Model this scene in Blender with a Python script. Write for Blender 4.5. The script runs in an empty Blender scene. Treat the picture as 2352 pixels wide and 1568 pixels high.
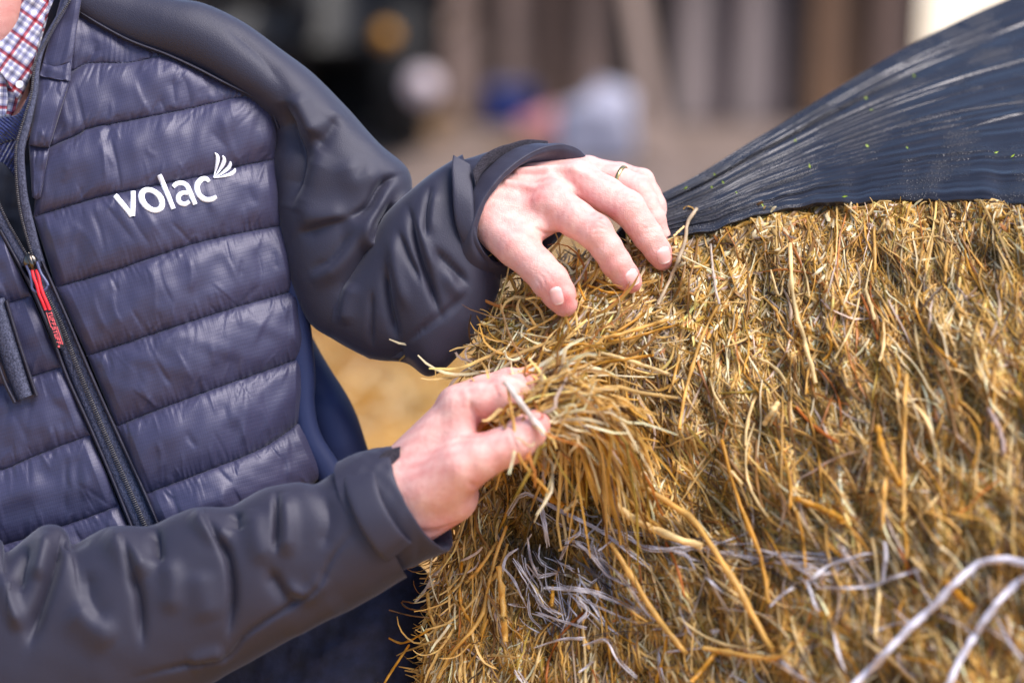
import bpy, math, random
import numpy as np
from mathutils import Vector

# ---------------------------------------------------------------- camera, sky, sun, exposure
sc = bpy.context.scene
PITCH = math.radians(20.0)
FD = 1.53                                   # metres from the lens to the plane of focus
PX = 0.648 / 2352.0                         # metres per drawing unit in the plane of focus
DIRV = np.array([0.0, math.cos(PITCH), -math.sin(PITCH)])
UPV = np.array([0.0, math.sin(PITCH), math.cos(PITCH)])
RTV = np.array([1.0, 0.0, 0.0])
CAM = np.array([0.0, 0.0, 0.85]) - FD * DIRV

cam_d = bpy.data.cameras.new('camera')
cam = bpy.data.objects.new('camera', cam_d)
sc.collection.objects.link(cam)
cam.location = Vector(CAM)
cam.rotation_euler = (math.radians(90.0) - PITCH, 0.0, 0.0)
cam_d.lens = 85.0
cam_d.sensor_width = 36.0
cam_d.clip_start = 0.05
cam_d.clip_end = 500.0
cam_d.dof.use_dof = True
cam_d.dof.focus_distance = 1.53
cam_d.dof.aperture_fstop = 2.3
sc.camera = cam

world = bpy.data.worlds.new('World')
sc.world = world
world.use_nodes = True
wn = world.node_tree
sky = wn.nodes.new('ShaderNodeTexSky')
sky.sky_type = 'NISHITA'
sky.sun_disc = False
SUN_EL, SUN_AZ = math.radians(60.0), math.radians(108.0)     # azimuth clockwise from +Y (away from the camera)
sky.sun_elevation = SUN_EL
sky.sun_rotation = SUN_AZ
sky.air_density = 1.0
sky.dust_density = 1.2
sky.ozone_density = 2.2
wn.links.new(sky.outputs[0], wn.nodes['Background'].inputs[0])
wn.nodes['Background'].inputs[1].default_value = 0.07

sun_d = bpy.data.lights.new('sun', 'SUN')
sun_d.energy = 1.5
sun_d.angle = math.radians(34.0)
sun_d.color = (1.0, 0.94, 0.87)
sun = bpy.data.objects.new('sun', sun_d)
sc.collection.objects.link(sun)
to_sun = Vector((math.sin(SUN_AZ) * math.cos(SUN_EL), math.cos(SUN_AZ) * math.cos(SUN_EL), math.sin(SUN_EL)))
sun.rotation_euler = to_sun.to_track_quat('Z', 'Y').to_euler()
sun.location = (3, 3, 6)

vs = sc.view_settings
vs.view_transform = 'Standard'
vs.look = 'None'
vs.gamma = 1.0
vs.use_curve_mapping = False
vs.exposure = 1.95

# ---------------------------------------------------------------- helpers
COL = sc.collection


def P(p):
    """drawing point (x right, y down, z towards the lens, all in drawing units) -> world metres"""
    p = np.asarray(p, float)
    dep = FD - p[..., 2:3] * PX
    k = PX * dep / FD
    return CAM + RTV * ((p[..., 0:1] - 1176.0) * k) + UPV * ((784.0 - p[..., 1:2]) * k) + DIRV * dep


def G(x, y, h=0.0):
    """the world point at height h that is seen at drawing position x, y"""
    r = RTV * (x - 1176.0) * PX + UPV * (784.0 - y) * PX + DIRV * FD
    return CAM + r * ((h - CAM[2]) / r[2])


def W(x, y, wy):
    """the world point in the upright plane Y = wy that is seen at drawing position x, y"""
    r = RTV * (x - 1176.0) * PX + UPV * (784.0 - y) * PX + DIRV * FD
    return CAM + r * ((wy - CAM[1]) / r[1])


def crom(pts, n, closed=False):
    """n points along a Catmull-Rom curve through pts, evenly spaced by chord length"""
    p = np.asarray(pts, float)
    if len(p) == 2:
        t = np.linspace(0, 1, n)[:, None]
        return p[0] * (1 - t) + p[1] * t
    q = np.vstack([2 * p[0] - p[1], p, 2 * p[-1] - p[-2]])
    out = []
    for i in range(1, len(q) - 2):
        t = np.linspace(0, 1, 12, endpoint=False)[:, None]
        a, b, c, d = q[i - 1], q[i], q[i + 1], q[i + 2]
        out.append(0.5 * ((2 * b) + (c - a) * t + (2 * a - 5 * b + 4 * c - d) * t ** 2 + (3 * b - a - 3 * c + d) * t ** 3))
    out.append(p[-1:])
    f = np.vstack(out)
    s = np.concatenate([[0], np.cumsum(np.linalg.norm(np.diff(f[:, :2], axis=0), axis=1) + 1e-9)])
    tt = np.linspace(0, s[-1], n)
    return np.stack([np.interp(tt, s, f[:, k]) for k in range(f.shape[1])], 1)


def crom_u(pts, n):
    """like crom but even in the index of the control points (keeps rings paired)"""
    p = np.asarray(pts, float)
    q = np.vstack([2 * p[0] - p[1], p, 2 * p[-1] - p[-2]])
    u = np.linspace(0, len(p) - 1, n)
    i = np.minimum(u.astype(int), len(p) - 2)
    t = (u - i)[:, None]
    a, b, c, d = q[i], q[i + 1], q[i + 2], q[i + 3]
    return 0.5 * ((2 * b) + (c - a) * t + (2 * a - 5 * b + 4 * c - d) * t ** 2 + (3 * b - a - 3 * c + d) * t ** 3)


class TPS:
    def __init__(self, pts, smooth=0.0):
        p = np.asarray(pts, float)
        self.x = p[:, :2] / 1000.0
        n = len(p)
        K = self.U(np.linalg.norm(self.x[:, None] - self.x[None], axis=2)) + smooth * np.eye(n)
        Q = np.hstack([np.ones((n, 1)), self.x])
        A = np.block([[K, Q], [Q.T, np.zeros((3, 3))]])
        self.w = np.linalg.solve(A, np.concatenate([p[:, 2], [0, 0, 0]]))

    @staticmethod
    def U(r):
        return np.where(r > 1e-9, r * r * np.log(np.maximum(r, 1e-9)), 0.0)

    def __call__(self, x, y):
        x = np.asarray(x, float) / 1000.0
        y = np.asarray(y, float) / 1000.0
        r = self.w[-3] + self.w[-2] * x + self.w[-1] * y
        for i in range(len(self.x)):
            r = r + self.w[i] * self.U(np.hypot(x - self.x[i, 0], y - self.x[i, 1]))
        return r


def snoise(x, y, seed, wave, n=7):
    """smooth noise about -1..1 made of sines of random direction"""
    r = np.random.default_rng(seed)
    o = 0.0
    for _ in range(n):
        a, f, ph = r.uniform(0, 6.283), r.uniform(0.6, 1.6) * 6.283 / wave, r.uniform(0, 6.283)
        o = o + np.sin((x * np.cos(a) + y * np.sin(a)) * f + ph)
    return o / (n ** 0.5 * 0.9)


def strokes(x, y, lst):
    """height of drawn folds: each is (points, width on the left, width on the right, height)"""
    o = np.zeros_like(x)
    for s in lst:
        pts, wl, wr, amp = s[:4]
        p = crom(np.array(pts, float), max(6, 5 * len(pts)))
        L = np.concatenate([[0], np.cumsum(np.linalg.norm(np.diff(p, axis=0), axis=1))])
        m = 3.2 * max(wl, wr)
        sel = (x > p[:, 0].min() - m) & (x < p[:, 0].max() + m) & (y > p[:, 1].min() - m) & (y < p[:, 1].max() + m)
        if not sel.any():
            continue
        xs, ys = x[sel], y[sel]
        best = np.full(xs.shape, 1e9)
        side = np.zeros(xs.shape)
        tt = np.zeros(xs.shape)
        for i in range(len(p) - 1):
            d = p[i + 1] - p[i]
            l2 = max(d @ d, 1e-9)
            t = np.clip(((xs - p[i, 0]) * d[0] + (ys - p[i, 1]) * d[1]) / l2, 0, 1)
            ex, ey = xs - p[i, 0] - t * d[0], ys - p[i, 1] - t * d[1]
            dd = np.hypot(ex, ey)
            b = dd < best
            best = np.where(b, dd, best)
            side = np.where(b, d[0] * ey - d[1] * ex, side)
            tt = np.where(b, (L[i] + t * math.sqrt(l2)) / L[-1], tt)
        w = np.where(side > 0, wr, wl)
        tap = np.clip(np.minimum(tt, 1 - tt) * 4 + 0.12, 0, 1)
        g = np.exp(-(best / w) ** 2)
        if amp < -3:
            g = 0.45 * g + 0.55 * np.exp(-1.5 * best / w)
        o[sel] += amp * g * tap
    return o


def grid_faces(nu, nv, cu=False, cv=False):
    i = np.arange(nu if cu else nu - 1)[:, None]
    j = np.arange(nv if cv else nv - 1)[None, :]
    a = i * nv + j
    b = ((i + 1) % nu) * nv + j
    c = ((i + 1) % nu) * nv + (j + 1) % nv
    d = i * nv + (j + 1) % nv
    return np.stack([a, b, c, d], -1).reshape(-1, 4)


def tagit(o, label=None, cat=None, group=None, kind=None):
    for k, v in (('label', label), ('category', cat), ('group', group), ('kind', kind)):
        if v:
            o[k] = v
    return o


def empty(name, loc, label=None, cat=None, group=None, kind=None):
    o = bpy.data.objects.new(name, None)
    COL.objects.link(o)
    o.location = Vector(loc)
    o.empty_display_size = 0.05
    return tagit(o, label, cat, group, kind)


def mesh_data(name, v, faces, smooth=True, col=None, uv=None):
    v = np.asarray(v, float).reshape(-1, 3)
    me = bpy.data.meshes.new(name)
    if isinstance(faces, np.ndarray):
        k = faces.shape[1]
        me.vertices.add(len(v))
        me.vertices.foreach_set('co', v.astype(np.float32).ravel())
        me.loops.add(faces.size)
        me.loops.foreach_set('vertex_index', faces.astype(np.int32).ravel())
        me.polygons.add(len(faces))
        me.polygons.foreach_set('loop_start', (np.arange(len(faces)) * k).astype(np.int32))
        me.update(calc_edges=True)
    else:
        me.from_pydata([tuple(q) for q in v], [], [tuple(int(i) for i in f) for f in faces])
    if smooth:
        me.polygons.foreach_set('use_smooth', np.ones(len(me.polygons), bool))
    if col is not None:
        a = me.color_attributes.new('tint', 'FLOAT_COLOR', 'POINT')
        c = np.ones((len(v), 4), np.float32)
        c[:, :3] = col
        a.data.foreach_set('color', c.ravel())
    if uv is not None:
        u = me.uv_layers.new(name='uv')
        idx = np.zeros(len(me.loops), np.int32)
        me.loops.foreach_get('vertex_index', idx)
        u.data.foreach_set('uv', np.asarray(uv, np.float32).reshape(-1, 2)[idx].ravel())
    me.update()
    return me


def world_loc(o):
    l = np.zeros(3)
    while o is not None:
        l += np.array(o.location)
        o = o.parent
    return l


def link(name, me, mat=None, parent=None):
    o = bpy.data.objects.new(name, me)
    COL.objects.link(o)
    if mat is not None and not me.materials:
        me.materials.append(mat)
    if parent is not None:
        o.parent = parent
    return o


def mk(name, v, faces, mat, parent=None, **kw):
    """one mesh object from world coordinates, hung under parent"""
    v = np.asarray(v, float).reshape(-1, 3)
    if parent is not None:
        v = v - world_loc(parent)
    return link(name, mesh_data(name, v, faces, **kw), mat, parent)


def join(parts):
    vs_, fs, n = [], [], 0
    for v, f in parts:
        v = np.asarray(v, float).reshape(-1, 3)
        vs_.append(v)
        fs += [[int(i) + n for i in q] for q in f]
        n += len(v)
    return np.vstack(vs_), fs


def box(c, h, rz=0.0, bev=0.0):
    """a box with chamfered edges: centre, half sizes"""
    c, h = np.array(c, float), np.array(h, float)
    b = min(bev, h.min() * 0.45)
    import itertools
    v, idx = [], {}
    for s in itertools.product((-1, 1), repeat=3):
        for ax in range(3):
            q = np.array(s) * (h - b)
            q[ax] = s[ax] * h[ax]
            idx[s + (ax,)] = len(v)
            v.append(q)
    f = []
    for ax in range(3):
        o1, o2 = (ax + 1) % 3, (ax + 2) % 3
        for sg in (-1, 1):
            q = []
            for a, bb in ((-1, -1), (1, -1), (1, 1), (-1, 1)):
                s = [0, 0, 0]
                s[ax], s[o1], s[o2] = sg, a, bb
                q.append(idx[tuple(s) + (ax,)])
            f.append(q if sg > 0 else q[::-1])
    for ax in range(3):
        o1, o2 = (ax + 1) % 3, (ax + 2) % 3
        for a in (-1, 1):
            for bb in (-1, 1):
                s0, s1 = [0] * 3, [0] * 3
                s0[ax], s0[o1], s0[o2] = -1, a, bb
                s1[ax], s1[o1], s1[o2] = 1, a, bb
                q = [idx[tuple(s0) + (o1,)], idx[tuple(s1) + (o1,)], idx[tuple(s1) + (o2,)], idx[tuple(s0) + (o2,)]]
                f.append(q if a * bb > 0 else q[::-1])
    for s in itertools.product((-1, 1), repeat=3):
        q = [idx[s + (k,)] for k in range(3)]
        f.append(q if s[0] * s[1] * s[2] > 0 else q[::-1])
    v = np.array(v)
    cz, sz = math.cos(rz), math.sin(rz)
    v = np.stack([v[:, 0] * cz - v[:, 1] * sz, v[:, 0] * sz + v[:, 1] * cz, v[:, 2]], 1)
    return v + c, f


def sweep(path, rad, n=8, caps=True):
    """a tube along world points with a radius per point"""
    p = np.asarray(path, float)
    r = np.broadcast_to(np.asarray(rad, float), (len(p),))
    t = np.gradient(p, axis=0)
    t /= np.linalg.norm(t, axis=1)[:, None] + 1e-12
    ref = np.array([0.13, 0.31, 0.94])
    a = np.cross(t, ref)
    a /= np.linalg.norm(a, axis=1)[:, None] + 1e-9
    b = np.cross(t, a)
    ph = np.linspace(0, 2 * math.pi, n, endpoint=False)
    v = p[:, None] + r[:, None, None] * (a[:, None] * np.cos(ph)[None, :, None] + b[:, None] * np.sin(ph)[None, :, None])
    f = grid_faces(len(p), n, cv=True).tolist()
    if caps:
        f.append(list(range(n))[::-1])
        f.append(list(range((len(p) - 1) * n, len(p) * n)))
    return v.reshape(-1, 3), f


def lathe(c, axis, prof, n=28):
    """surface of revolution: prof is (radius, distance along axis) pairs"""
    axis = np.array(axis, float)
    axis /= np.linalg.norm(axis)
    a = np.cross(axis, [0.21, 0.37, 0.9])
    a /= np.linalg.norm(a)
    b = np.cross(axis, a)
    ph = np.linspace(0, 2 * math.pi, n, endpoint=False)
    pr = np.array(prof, float)
    v = np.array(c) + pr[:, 0][:, None, None] * (a * np.cos(ph)[None, :, None] + b * np.sin(ph)[None, :, None]) + (axis * pr[:, 1][:, None])[:, None]
    f = grid_faces(len(pr), n, cv=True).tolist()
    f.append(list(range(n))[::-1])
    f.append(list(range((len(pr) - 1) * n, len(pr) * n)))
    return v.reshape(-1, 3), f


def nrm_grid(p, cu=False, cv=False):
    if cv:
        q = np.concatenate([p[:, -1:], p, p[:, :1]], 1)
        dv = (q[:, 2:] - q[:, :-2]) * 0.5
    else:
        dv = np.gradient(p, axis=1)
    du = np.gradient(p, axis=0)
    n = np.cross(du, dv)
    return n / (np.linalg.norm(n, axis=2)[..., None] + 1e-9)


def ladder(A, B, zc, dz, nu, nv, folds=(), noise=(), e=1.0):
    """closed sleeve between two drawn outlines A and B; folds are strokes on the side facing the lens"""
    A, B = crom_u(np.array(A, float), nu), crom_u(np.array(B, float), nu)
    zc = crom_u(np.array(zc, float)[:, None], nu)[:, 0]
    dz = crom_u(np.array(dz, float)[:, None], nu)[:, 0]
    ph = np.linspace(0, 2 * math.pi, nv, endpoint=False)
    c, s = np.cos(ph), np.sin(ph)
    c = np.sign(c) * np.abs(c) ** e
    s = np.sign(s) * np.abs(s) ** e
    m, h = (A + B) / 2, (B - A) / 2
    p = np.zeros((nu, nv, 3))
    p[..., :2] = m[:, None] + h[:, None] * c[None, :, None]
    p[..., 2] = zc[:, None] + dz[:, None] * s[None]
    n = nrm_grid(p, cv=True)
    cen = np.concatenate([m, zc[:, None]], 1)[:, None]
    sg = np.sign(((p - cen) * n).sum(-1)).mean()
    n = n * (1 if sg >= 0 else -1)
    front = np.clip(n[..., 2] * 2.2, 0, 1)
    d = strokes(p[..., 0], p[..., 1], folds) * front
    for (amp, wave, seed) in noise:
        d = d + amp * snoise(p[..., 0] + 0.4 * p[..., 2], p[..., 1], seed, wave)
    return p + n * d[..., None], p, n


# ---------------------------------------------------------------- materials
def srgb(r, g, b):
    f = lambda c: (c / 255 / 12.92) if c / 255 <= 0.04045 else ((c / 255 + 0.055) / 1.055) ** 2.4
    return (f(r), f(g), f(b))


class Mat:
    def __init__(self, name, col=(0.5, 0.5, 0.5), rough=0.6, spec=0.5, metal=0.0):
        self.m = bpy.data.materials.new(name)
        self.m.use_nodes = True
        self.t = self.m.node_tree
        self.b = self.t.nodes['Principled BSDF']
        self.b.inputs['Base Color'].default_value = (*col, 1)
        self.b.inputs['Roughness'].default_value = rough
        self.b.inputs['Specular IOR Level'].default_value = spec
        self.b.inputs['Metallic'].default_value = metal
        self.last_n = None

    def node(self, kind, **kw):
        n = self.t.nodes.new(kind)
        for k, v in kw.items():
            setattr(n, k, v)
        return n

    def coord(self, scale=(1, 1, 1), uv=False, rot=(0, 0, 0)):
        tc = self.node('ShaderNodeTexCoord')
        mp = self.node('ShaderNodeMapping')
        mp.inputs['Scale'].default_value = scale
        mp.inputs['Rotation'].default_value = rot
        self.t.links.new(tc.outputs['UV' if uv else 'Object'], mp.inputs[0])
        return mp.outputs[0]

    def noise(self, scale, detail=3, rough=0.55, vec=None, dist=0.0):
        n = self.node('ShaderNodeTexNoise')
        n.inputs['Scale'].default_value = scale
        n.inputs['Detail'].default_value = detail
        n.inputs['Roughness'].default_value = rough
        n.inputs['Distortion'].default_value = dist
        self.t.links.new(vec if vec is not None else self.coord(), n.inputs['Vector'])
        return n.outputs[0]

    def ramp(self, src, stops):
        r = self.node('ShaderNodeValToRGB')
        e = r.color_ramp.elements
        while len(e) < len(stops):
            e.new(0.5)
        for q, (p, c) in zip(e, stops):
            q.position = p
            q.color = (*c, 1) if len(c) == 3 else c
        self.t.links.new(src, r.inputs[0])
        return r.outputs[0]

    def mix(self, fac, a, b, mode='MIX'):
        m = self.node('ShaderNodeMix', data_type='RGBA', blend_type=mode)
        for i, v in ((0, fac), (6, a), (7, b)):
            if isinstance(v, (int, float)):
                m.inputs[i].default_value = v
            elif isinstance(v, tuple):
                m.inputs[i].default_value = (*v, 1)
            else:
                self.t.links.new(v, m.inputs[i])
        return m.outputs[2]

    def maprange(self, src, a, b, c, d):
        m = self.node('ShaderNodeMapRange')
        for i, v in enumerate((a, b, c, d)):
            m.inputs[i + 1].default_value = v
        self.t.links.new(src, m.inputs[0])
        return m.outputs[0]

    def math(self, op, a, b=0.0):
        m = self.node('ShaderNodeMath', operation=op)
        for i, v in ((0, a), (1, b)):
            if isinstance(v, (int, float)):
                m.inputs[i].default_value = v
            else:
                self.t.links.new(v, m.inputs[i])
        return m.outputs[0]

    def attr(self):
        a = self.node('ShaderNodeAttribute', attribute_name='tint')
        return a.outputs['Color']

    def set(self, name, v):
        if isinstance(v, (int, float)):
            self.b.inputs[name].default_value = v
        elif isinstance(v, tuple):
            self.b.inputs[name].default_value = (*v, 1)
        else:
            self.t.links.new(v, self.b.inputs[name])
        return self

    def bump(self, h, dist=0.001, strength=1.0):
        b = self.node('ShaderNodeBump')
        b.inputs['Distance'].default_value = dist
        b.inputs['Strength'].default_value = strength
        self.t.links.new(h, b.inputs['Height'])
        if self.last_n is not None:
            self.t.links.new(self.last_n, b.inputs['Normal'])
        self.last_n = b.outputs[0]
        self.t.links.new(self.last_n, self.b.inputs['Normal'])
        return self


def mottled(name, c0, c1, scale, rough=0.7, bump=0.0, spec=0.4, detail=4):
    m = Mat(name, c0, rough, spec)
    n = m.noise(scale, detail)
    m.set('Base Color', m.ramp(n, [(0.3, c0), (0.7, c1)]))
    if bump:
        m.bump(m.noise(scale * 3, 3), bump)
    return m.m
# ---------------------------------------------------------------- the round bale
SIL = [(2900, -230), (2600, -120), (2310, 0), (2227, 37), (2132, 83), (2040, 132), (1916, 207), (1792, 286), (1722, 327), (1610, 397),
       (1515, 450), (1450, 510), (1385, 570), (1300, 612), (1215, 655), (1160, 715), (1120, 785), (1112, 850), (1118, 920), (1122, 1010),
       (1108, 1110), (1080, 1220), (1045, 1320), (1012, 1420), (990, 1500), (975, 1580), (930, 1850), (930, 2200), (1050, 2700), (1450, 3300),
       (2100, 3750), (2900, 3900), (3700, 3650), (4350, 3000), (4600, 2200), (4500, 1300), (4100, 500), (3600, 0), (3250, -200)]
BZ = TPS([(2310, 0, -700), (2040, 132, -520), (1792, 286, -380), (1515, 447, -215), (1370, 565, -110), (1200, 640, -40), (1090, 830, 0),
          (1090, 1100, 5), (1050, 1220, 5), (950, 1500, 0), (1531, 551, -85), (1730, 501, -100), (2000, 466, -80), (2352, 472, 60),
          (1300, 700, 50), (1460, 660, 15), (1535, 615, -35), (1700, 800, 85), (2000, 800, 195), (2352, 800, 330), (1500, 1000, 105), (1300, 900, 50),
          (1900, 1200, 340), (2352, 1200, 500), (1300, 1300, 75), (1700, 1500, 320), (2352, 1568, 600), (1100, 1500, 30),
          (3000, 800, 430), (3000, 1600, 640), (2000, 2200, 420), (1100, 2200, 0), (2900, 0, -600), (3600, 600, 0), (3000, 2600, 450),
          (2200, 3000, 200), (4200, 1800, 100), (3000, 3600, 150), (4000, 3000, 50)])


def bz(x, y):
    l = 16 * snoise(x, y * 0.6, 5, 150) + 8 * snoise(x, y * 0.6, 9, 62)
    return BZ(x, y) + l


def film_line(x):
    return np.interp(x, [1380, 1424, 1531, 1647, 1730, 1792, 1875, 1999, 2123, 2248, 2352, 2700],
                     [575, 556, 551, 530, 501, 489, 474, 466, 464, 466, 472, 500])


M_core = mottled('packed_hay_dark', srgb(96, 64, 28), srgb(138, 98, 46), 90, 0.85, 0.002)

m = Mat('dry_grass', rough=0.42, spec=0.45)
fib = m.noise(700, 2)
m.set('Base Color', m.mix(m.maprange(fib, 0.3, 0.7, 0.0, 0.28), m.attr(), (0.16, 0.09, 0.03), 'MULTIPLY'))
tr = m.node('ShaderNodeBsdfTranslucent')
m.t.links.new(m.attr(), tr.inputs['Color'])
mx = m.node('ShaderNodeMixShader')
mx.inputs[0].default_value = 0.3
m.t.links.new(m.b.outputs[0], mx.inputs[1])
m.t.links.new(tr.outputs[0], mx.inputs[2])
m.t.links.new(mx.outputs[0], m.t.nodes['Material Output'].inputs['Surface'])
M_hay = m.m

m = Mat('stretch_film', (0.010, 0.010, 0.013), 0.3, 0.55)
drops = m.node('ShaderNodeTexVoronoi', feature='F1')
drops.inputs['Scale'].default_value = 620
m.t.links.new(m.coord(), drops.inputs['Vector'])
patch = m.ramp(m.noise(24, 4, vec=m.coord((1, 1, 1))), [(0.47, (0, 0, 0)), (0.60, (1, 1, 1))])
fine = m.noise(420, 2)
drop = m.ramp(drops.outputs['Distance'], [(0.10, (1, 1, 1)), (0.42, (0, 0, 0))])
m.set('Roughness', m.maprange(m.math('ADD', m.math('MULTIPLY', patch, 0.6), m.math('MULTIPLY', fine, 0.5)), 0.2, 0.9, 0.2, 0.5))
m.set('Base Color', m.mix(m.math('MULTIPLY', m.noise(55, 5), 0.8), (0.006, 0.006, 0.009), (0.022, 0.021, 0.028)))
m.bump(m.math('MULTIPLY', m.noise(1.0, 3, vec=m.coord(uv=True, scale=(2.0, 150.0, 1))), m.ramp(m.noise(9, 3), [(0.4, (0.1, 0.1, 0.1)), (0.62, (1, 1, 1))])), 0.0012, 0.28)
m.bump(m.math('MULTIPLY', drop, patch), 0.0008, 0.6)
m.b.inputs['Specular Tint'].default_value = (0.95, 0.93, 1.0, 1)
M_film = m.m
M_twine_white = mottled('white_twine', srgb(214, 208, 216), srgb(190, 184, 196), 300, 0.5, 0.0004)
M_twine_grey = mottled('grey_net_strand', srgb(216, 210, 216), srgb(138, 128, 132), 90, 0.35, 0.0004)
M_twine_dark = mottled('dark_net_strand', srgb(52, 44, 44), srgb(78, 66, 62), 120, 0.5, 0.0004)
M_leaf = mottled('green_leaf_speck', srgb(120, 150, 40), srgb(170, 185, 60), 200, 0.5)

base = P([2900, 1900, -900])
bale = empty('round_bale', (base[0], base[1], 0.0), 'large round hay bale with torn open black plastic wrap filling the right side', 'hay bale')

# packed core: polar sheet out to the outline, then round the rim and away behind
sil = crom(np.array(SIL, float), 300)
cx, cy = 2700.0, 1700.0
rr = np.concatenate([np.linspace(0.0, 0.9, 60), 0.9 + 0.1 * np.sin(np.linspace(0, math.pi / 2, 14)[1:])])
x = cx + (sil[:, 0] - cx)[:, None] * rr[None]
y = cy + (sil[:, 1] - cy)[:, None] * rr[None]
z = bz(x, y) - 16
fall = np.clip((rr - 0.9) / 0.1, 0, 1)
z = z - 90 * (1 - np.sqrt(np.clip(1 - fall ** 2, 0, 1)))[None]
d3 = np.stack([x, y, z], -1)
rows = [d3]
for d, k in ((120, 0.992), (350, 0.975), (800, 0.95), (1500, 0.90), (2300, 0.84), (2900, 0.76)):
    q = d3[:, -1].copy()
    q[:, 0] = cx + (q[:, 0] - cx) * k
    q[:, 1] = cy + (q[:, 1] - cy) * k
    q[:, 2] -= d
    rows.append(q[:, None])
allp = P(np.concatenate(rows, 1))
allp[..., 2] = np.maximum(allp[..., 2], 0.004)
mk('packed_hay', allp, grid_faces(300, allp.shape[1], cu=True), M_core, bale)


def ribbons(c, w, col, seed, vgroove=0.28, twist=0.8):
    """many flat folded blades: c is (N,K,3) drawing points, w width, col (N,3)"""
    r = np.random.default_rng(seed)
    N, K, _ = c.shape
    T = np.gradient(c, axis=1)
    T /= np.linalg.norm(T, axis=2)[..., None] + 1e-9
    a0 = r.normal(0, 0.75, N)
    a1 = a0 + r.normal(0, twist, N)
    an = a0[:, None] + (a1 - a0)[:, None] * np.linspace(0, 1, K)[None]
    ref = np.zeros((N, K, 3))
    ref[..., 2] = np.cos(an)
    ref[..., 0] = np.sin(an) * 0.7
    ref[..., 1] = np.sin(an) * -0.7
    S = np.cross(T, ref)
    S /= np.linalg.norm(S, axis=2)[..., None] + 1e-9
    U = np.cross(S, T)
    tp = 1 - 0.55 * np.abs(np.linspace(-1, 1, K)) ** 3
    hw = (w[:, None] * tp[None] * 0.5)[..., None]
    gv = r.uniform(0.1, 1.0, N)[:, None, None] * vgroove * 2
    v = np.stack([c - S * hw, c + U * hw * gv * 2, c + S * hw], 2)
    f = grid_faces(K, 3)
    faces = (np.arange(N)[:, None, None] * (K * 3) + f[None]).reshape(-1, 4)
    cc = col[:, None, None, :] * (1 + 0.22 * r.normal(size=(N, K, 1, 1))).clip(0.5, 1.5) * np.ones((N, K, 3, 1))
    return P(v).reshape(-1, 3), faces, cc.reshape(-1, 3).clip(0, 1)


PAL = np.array([srgb(198, 150, 66), srgb(228, 186, 112), srgb(248, 226, 180), srgb(148, 104, 48), srgb(92, 62, 28), srgb(190, 120, 54), srgb(206, 182, 164), srgb(168, 138, 54)])
ANG = TPS([(1500, 700, 118), (1200, 750, 140), (1900, 700, 84), (2300, 900, 66), (1500, 1100, 68), (1900, 1400, 62), (2300, 1400, 70), (1050, 1350, 108),
           (1200, 1500, 102), (1700, 560, 100), (2200, 560, 78), (1300, 1200, 85)])


def spread(N, seed, Lr, Wr, lift, pitch, wob, pal_p, region=None, K=6, sd=28):
    r = np.random.default_rng(seed)
    xs = r.uniform(930, 2480, 4 * N)
    ys = r.uniform(430, 1700, 4 * N)
    ls = np.interp(ys, [p[1] for p in SIL[11:27]], [p[0] for p in SIL[11:27]])
    ok = (xs > ls - 14) & (ys > film_line(xs) + 2) & ~((xs < 1440) & (ys < 600))
    if region is not None:
        ok &= region(xs, ys, r)
    xs, ys = xs[ok][:N], ys[ok][:N]
    n = len(xs)
    L = r.uniform(*Lr, n) * r.uniform(0.6, 1.2, n)
    th = np.radians(ANG(xs, ys) + r.normal(0, sd, n) + np.where(r.random(n) < 0.18, r.uniform(-90, 90, n), 0))
    kap = r.normal(0, wob, n)
    s = np.linspace(-0.5, 0.5, K)
    a = th[:, None] + kap[:, None] * s[None] + r.normal(0, wob * 0.22, (n, K))
    st = L[:, None] / (K - 1)
    dx = np.cumsum(np.cos(a) * st, 1)
    dy = np.cumsum(np.sin(a) * st, 1)
    px = xs[:, None] + dx - dx[:, K // 2:K // 2 + 1]
    py = ys[:, None] + dy - dy[:, K // 2:K // 2 + 1]
    top = film_line(px)
    py = np.where((px > 1440) & (py < top - 3), top - 3 + r.uniform(-6, 4, (n, 1)), py)
    lx = np.interp(py, [p[1] for p in SIL[11:27]], [p[0] for p in SIL[11:27]])
    zz = bz(px, py) + r.uniform(*lift, n)[:, None] + (r.normal(0, pitch, n) * L)[:, None] * s[None] * 2
    zz = zz + (r.uniform(0, 0.10, n) * L)[:, None] * (1 - 4 * s[None] ** 2) - np.clip(lx - px, 0, 80) * 0.5
    clump = 0.5 + 0.32 * snoise(xs, ys, 31, 170) + 0.22 * snoise(xs, ys, 33, 420)
    k = r.choice(len(PAL), n, p=pal_p)
    c = PAL[k] * r.uniform(0.7, 1.25, (n, 1)) * (0.72 + 0.5 * clump[:, None])
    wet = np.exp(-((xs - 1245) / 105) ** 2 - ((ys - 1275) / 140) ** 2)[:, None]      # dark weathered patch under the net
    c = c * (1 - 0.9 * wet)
    return np.stack([px, py, zz], -1), r.uniform(*Wr, n), c


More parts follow.
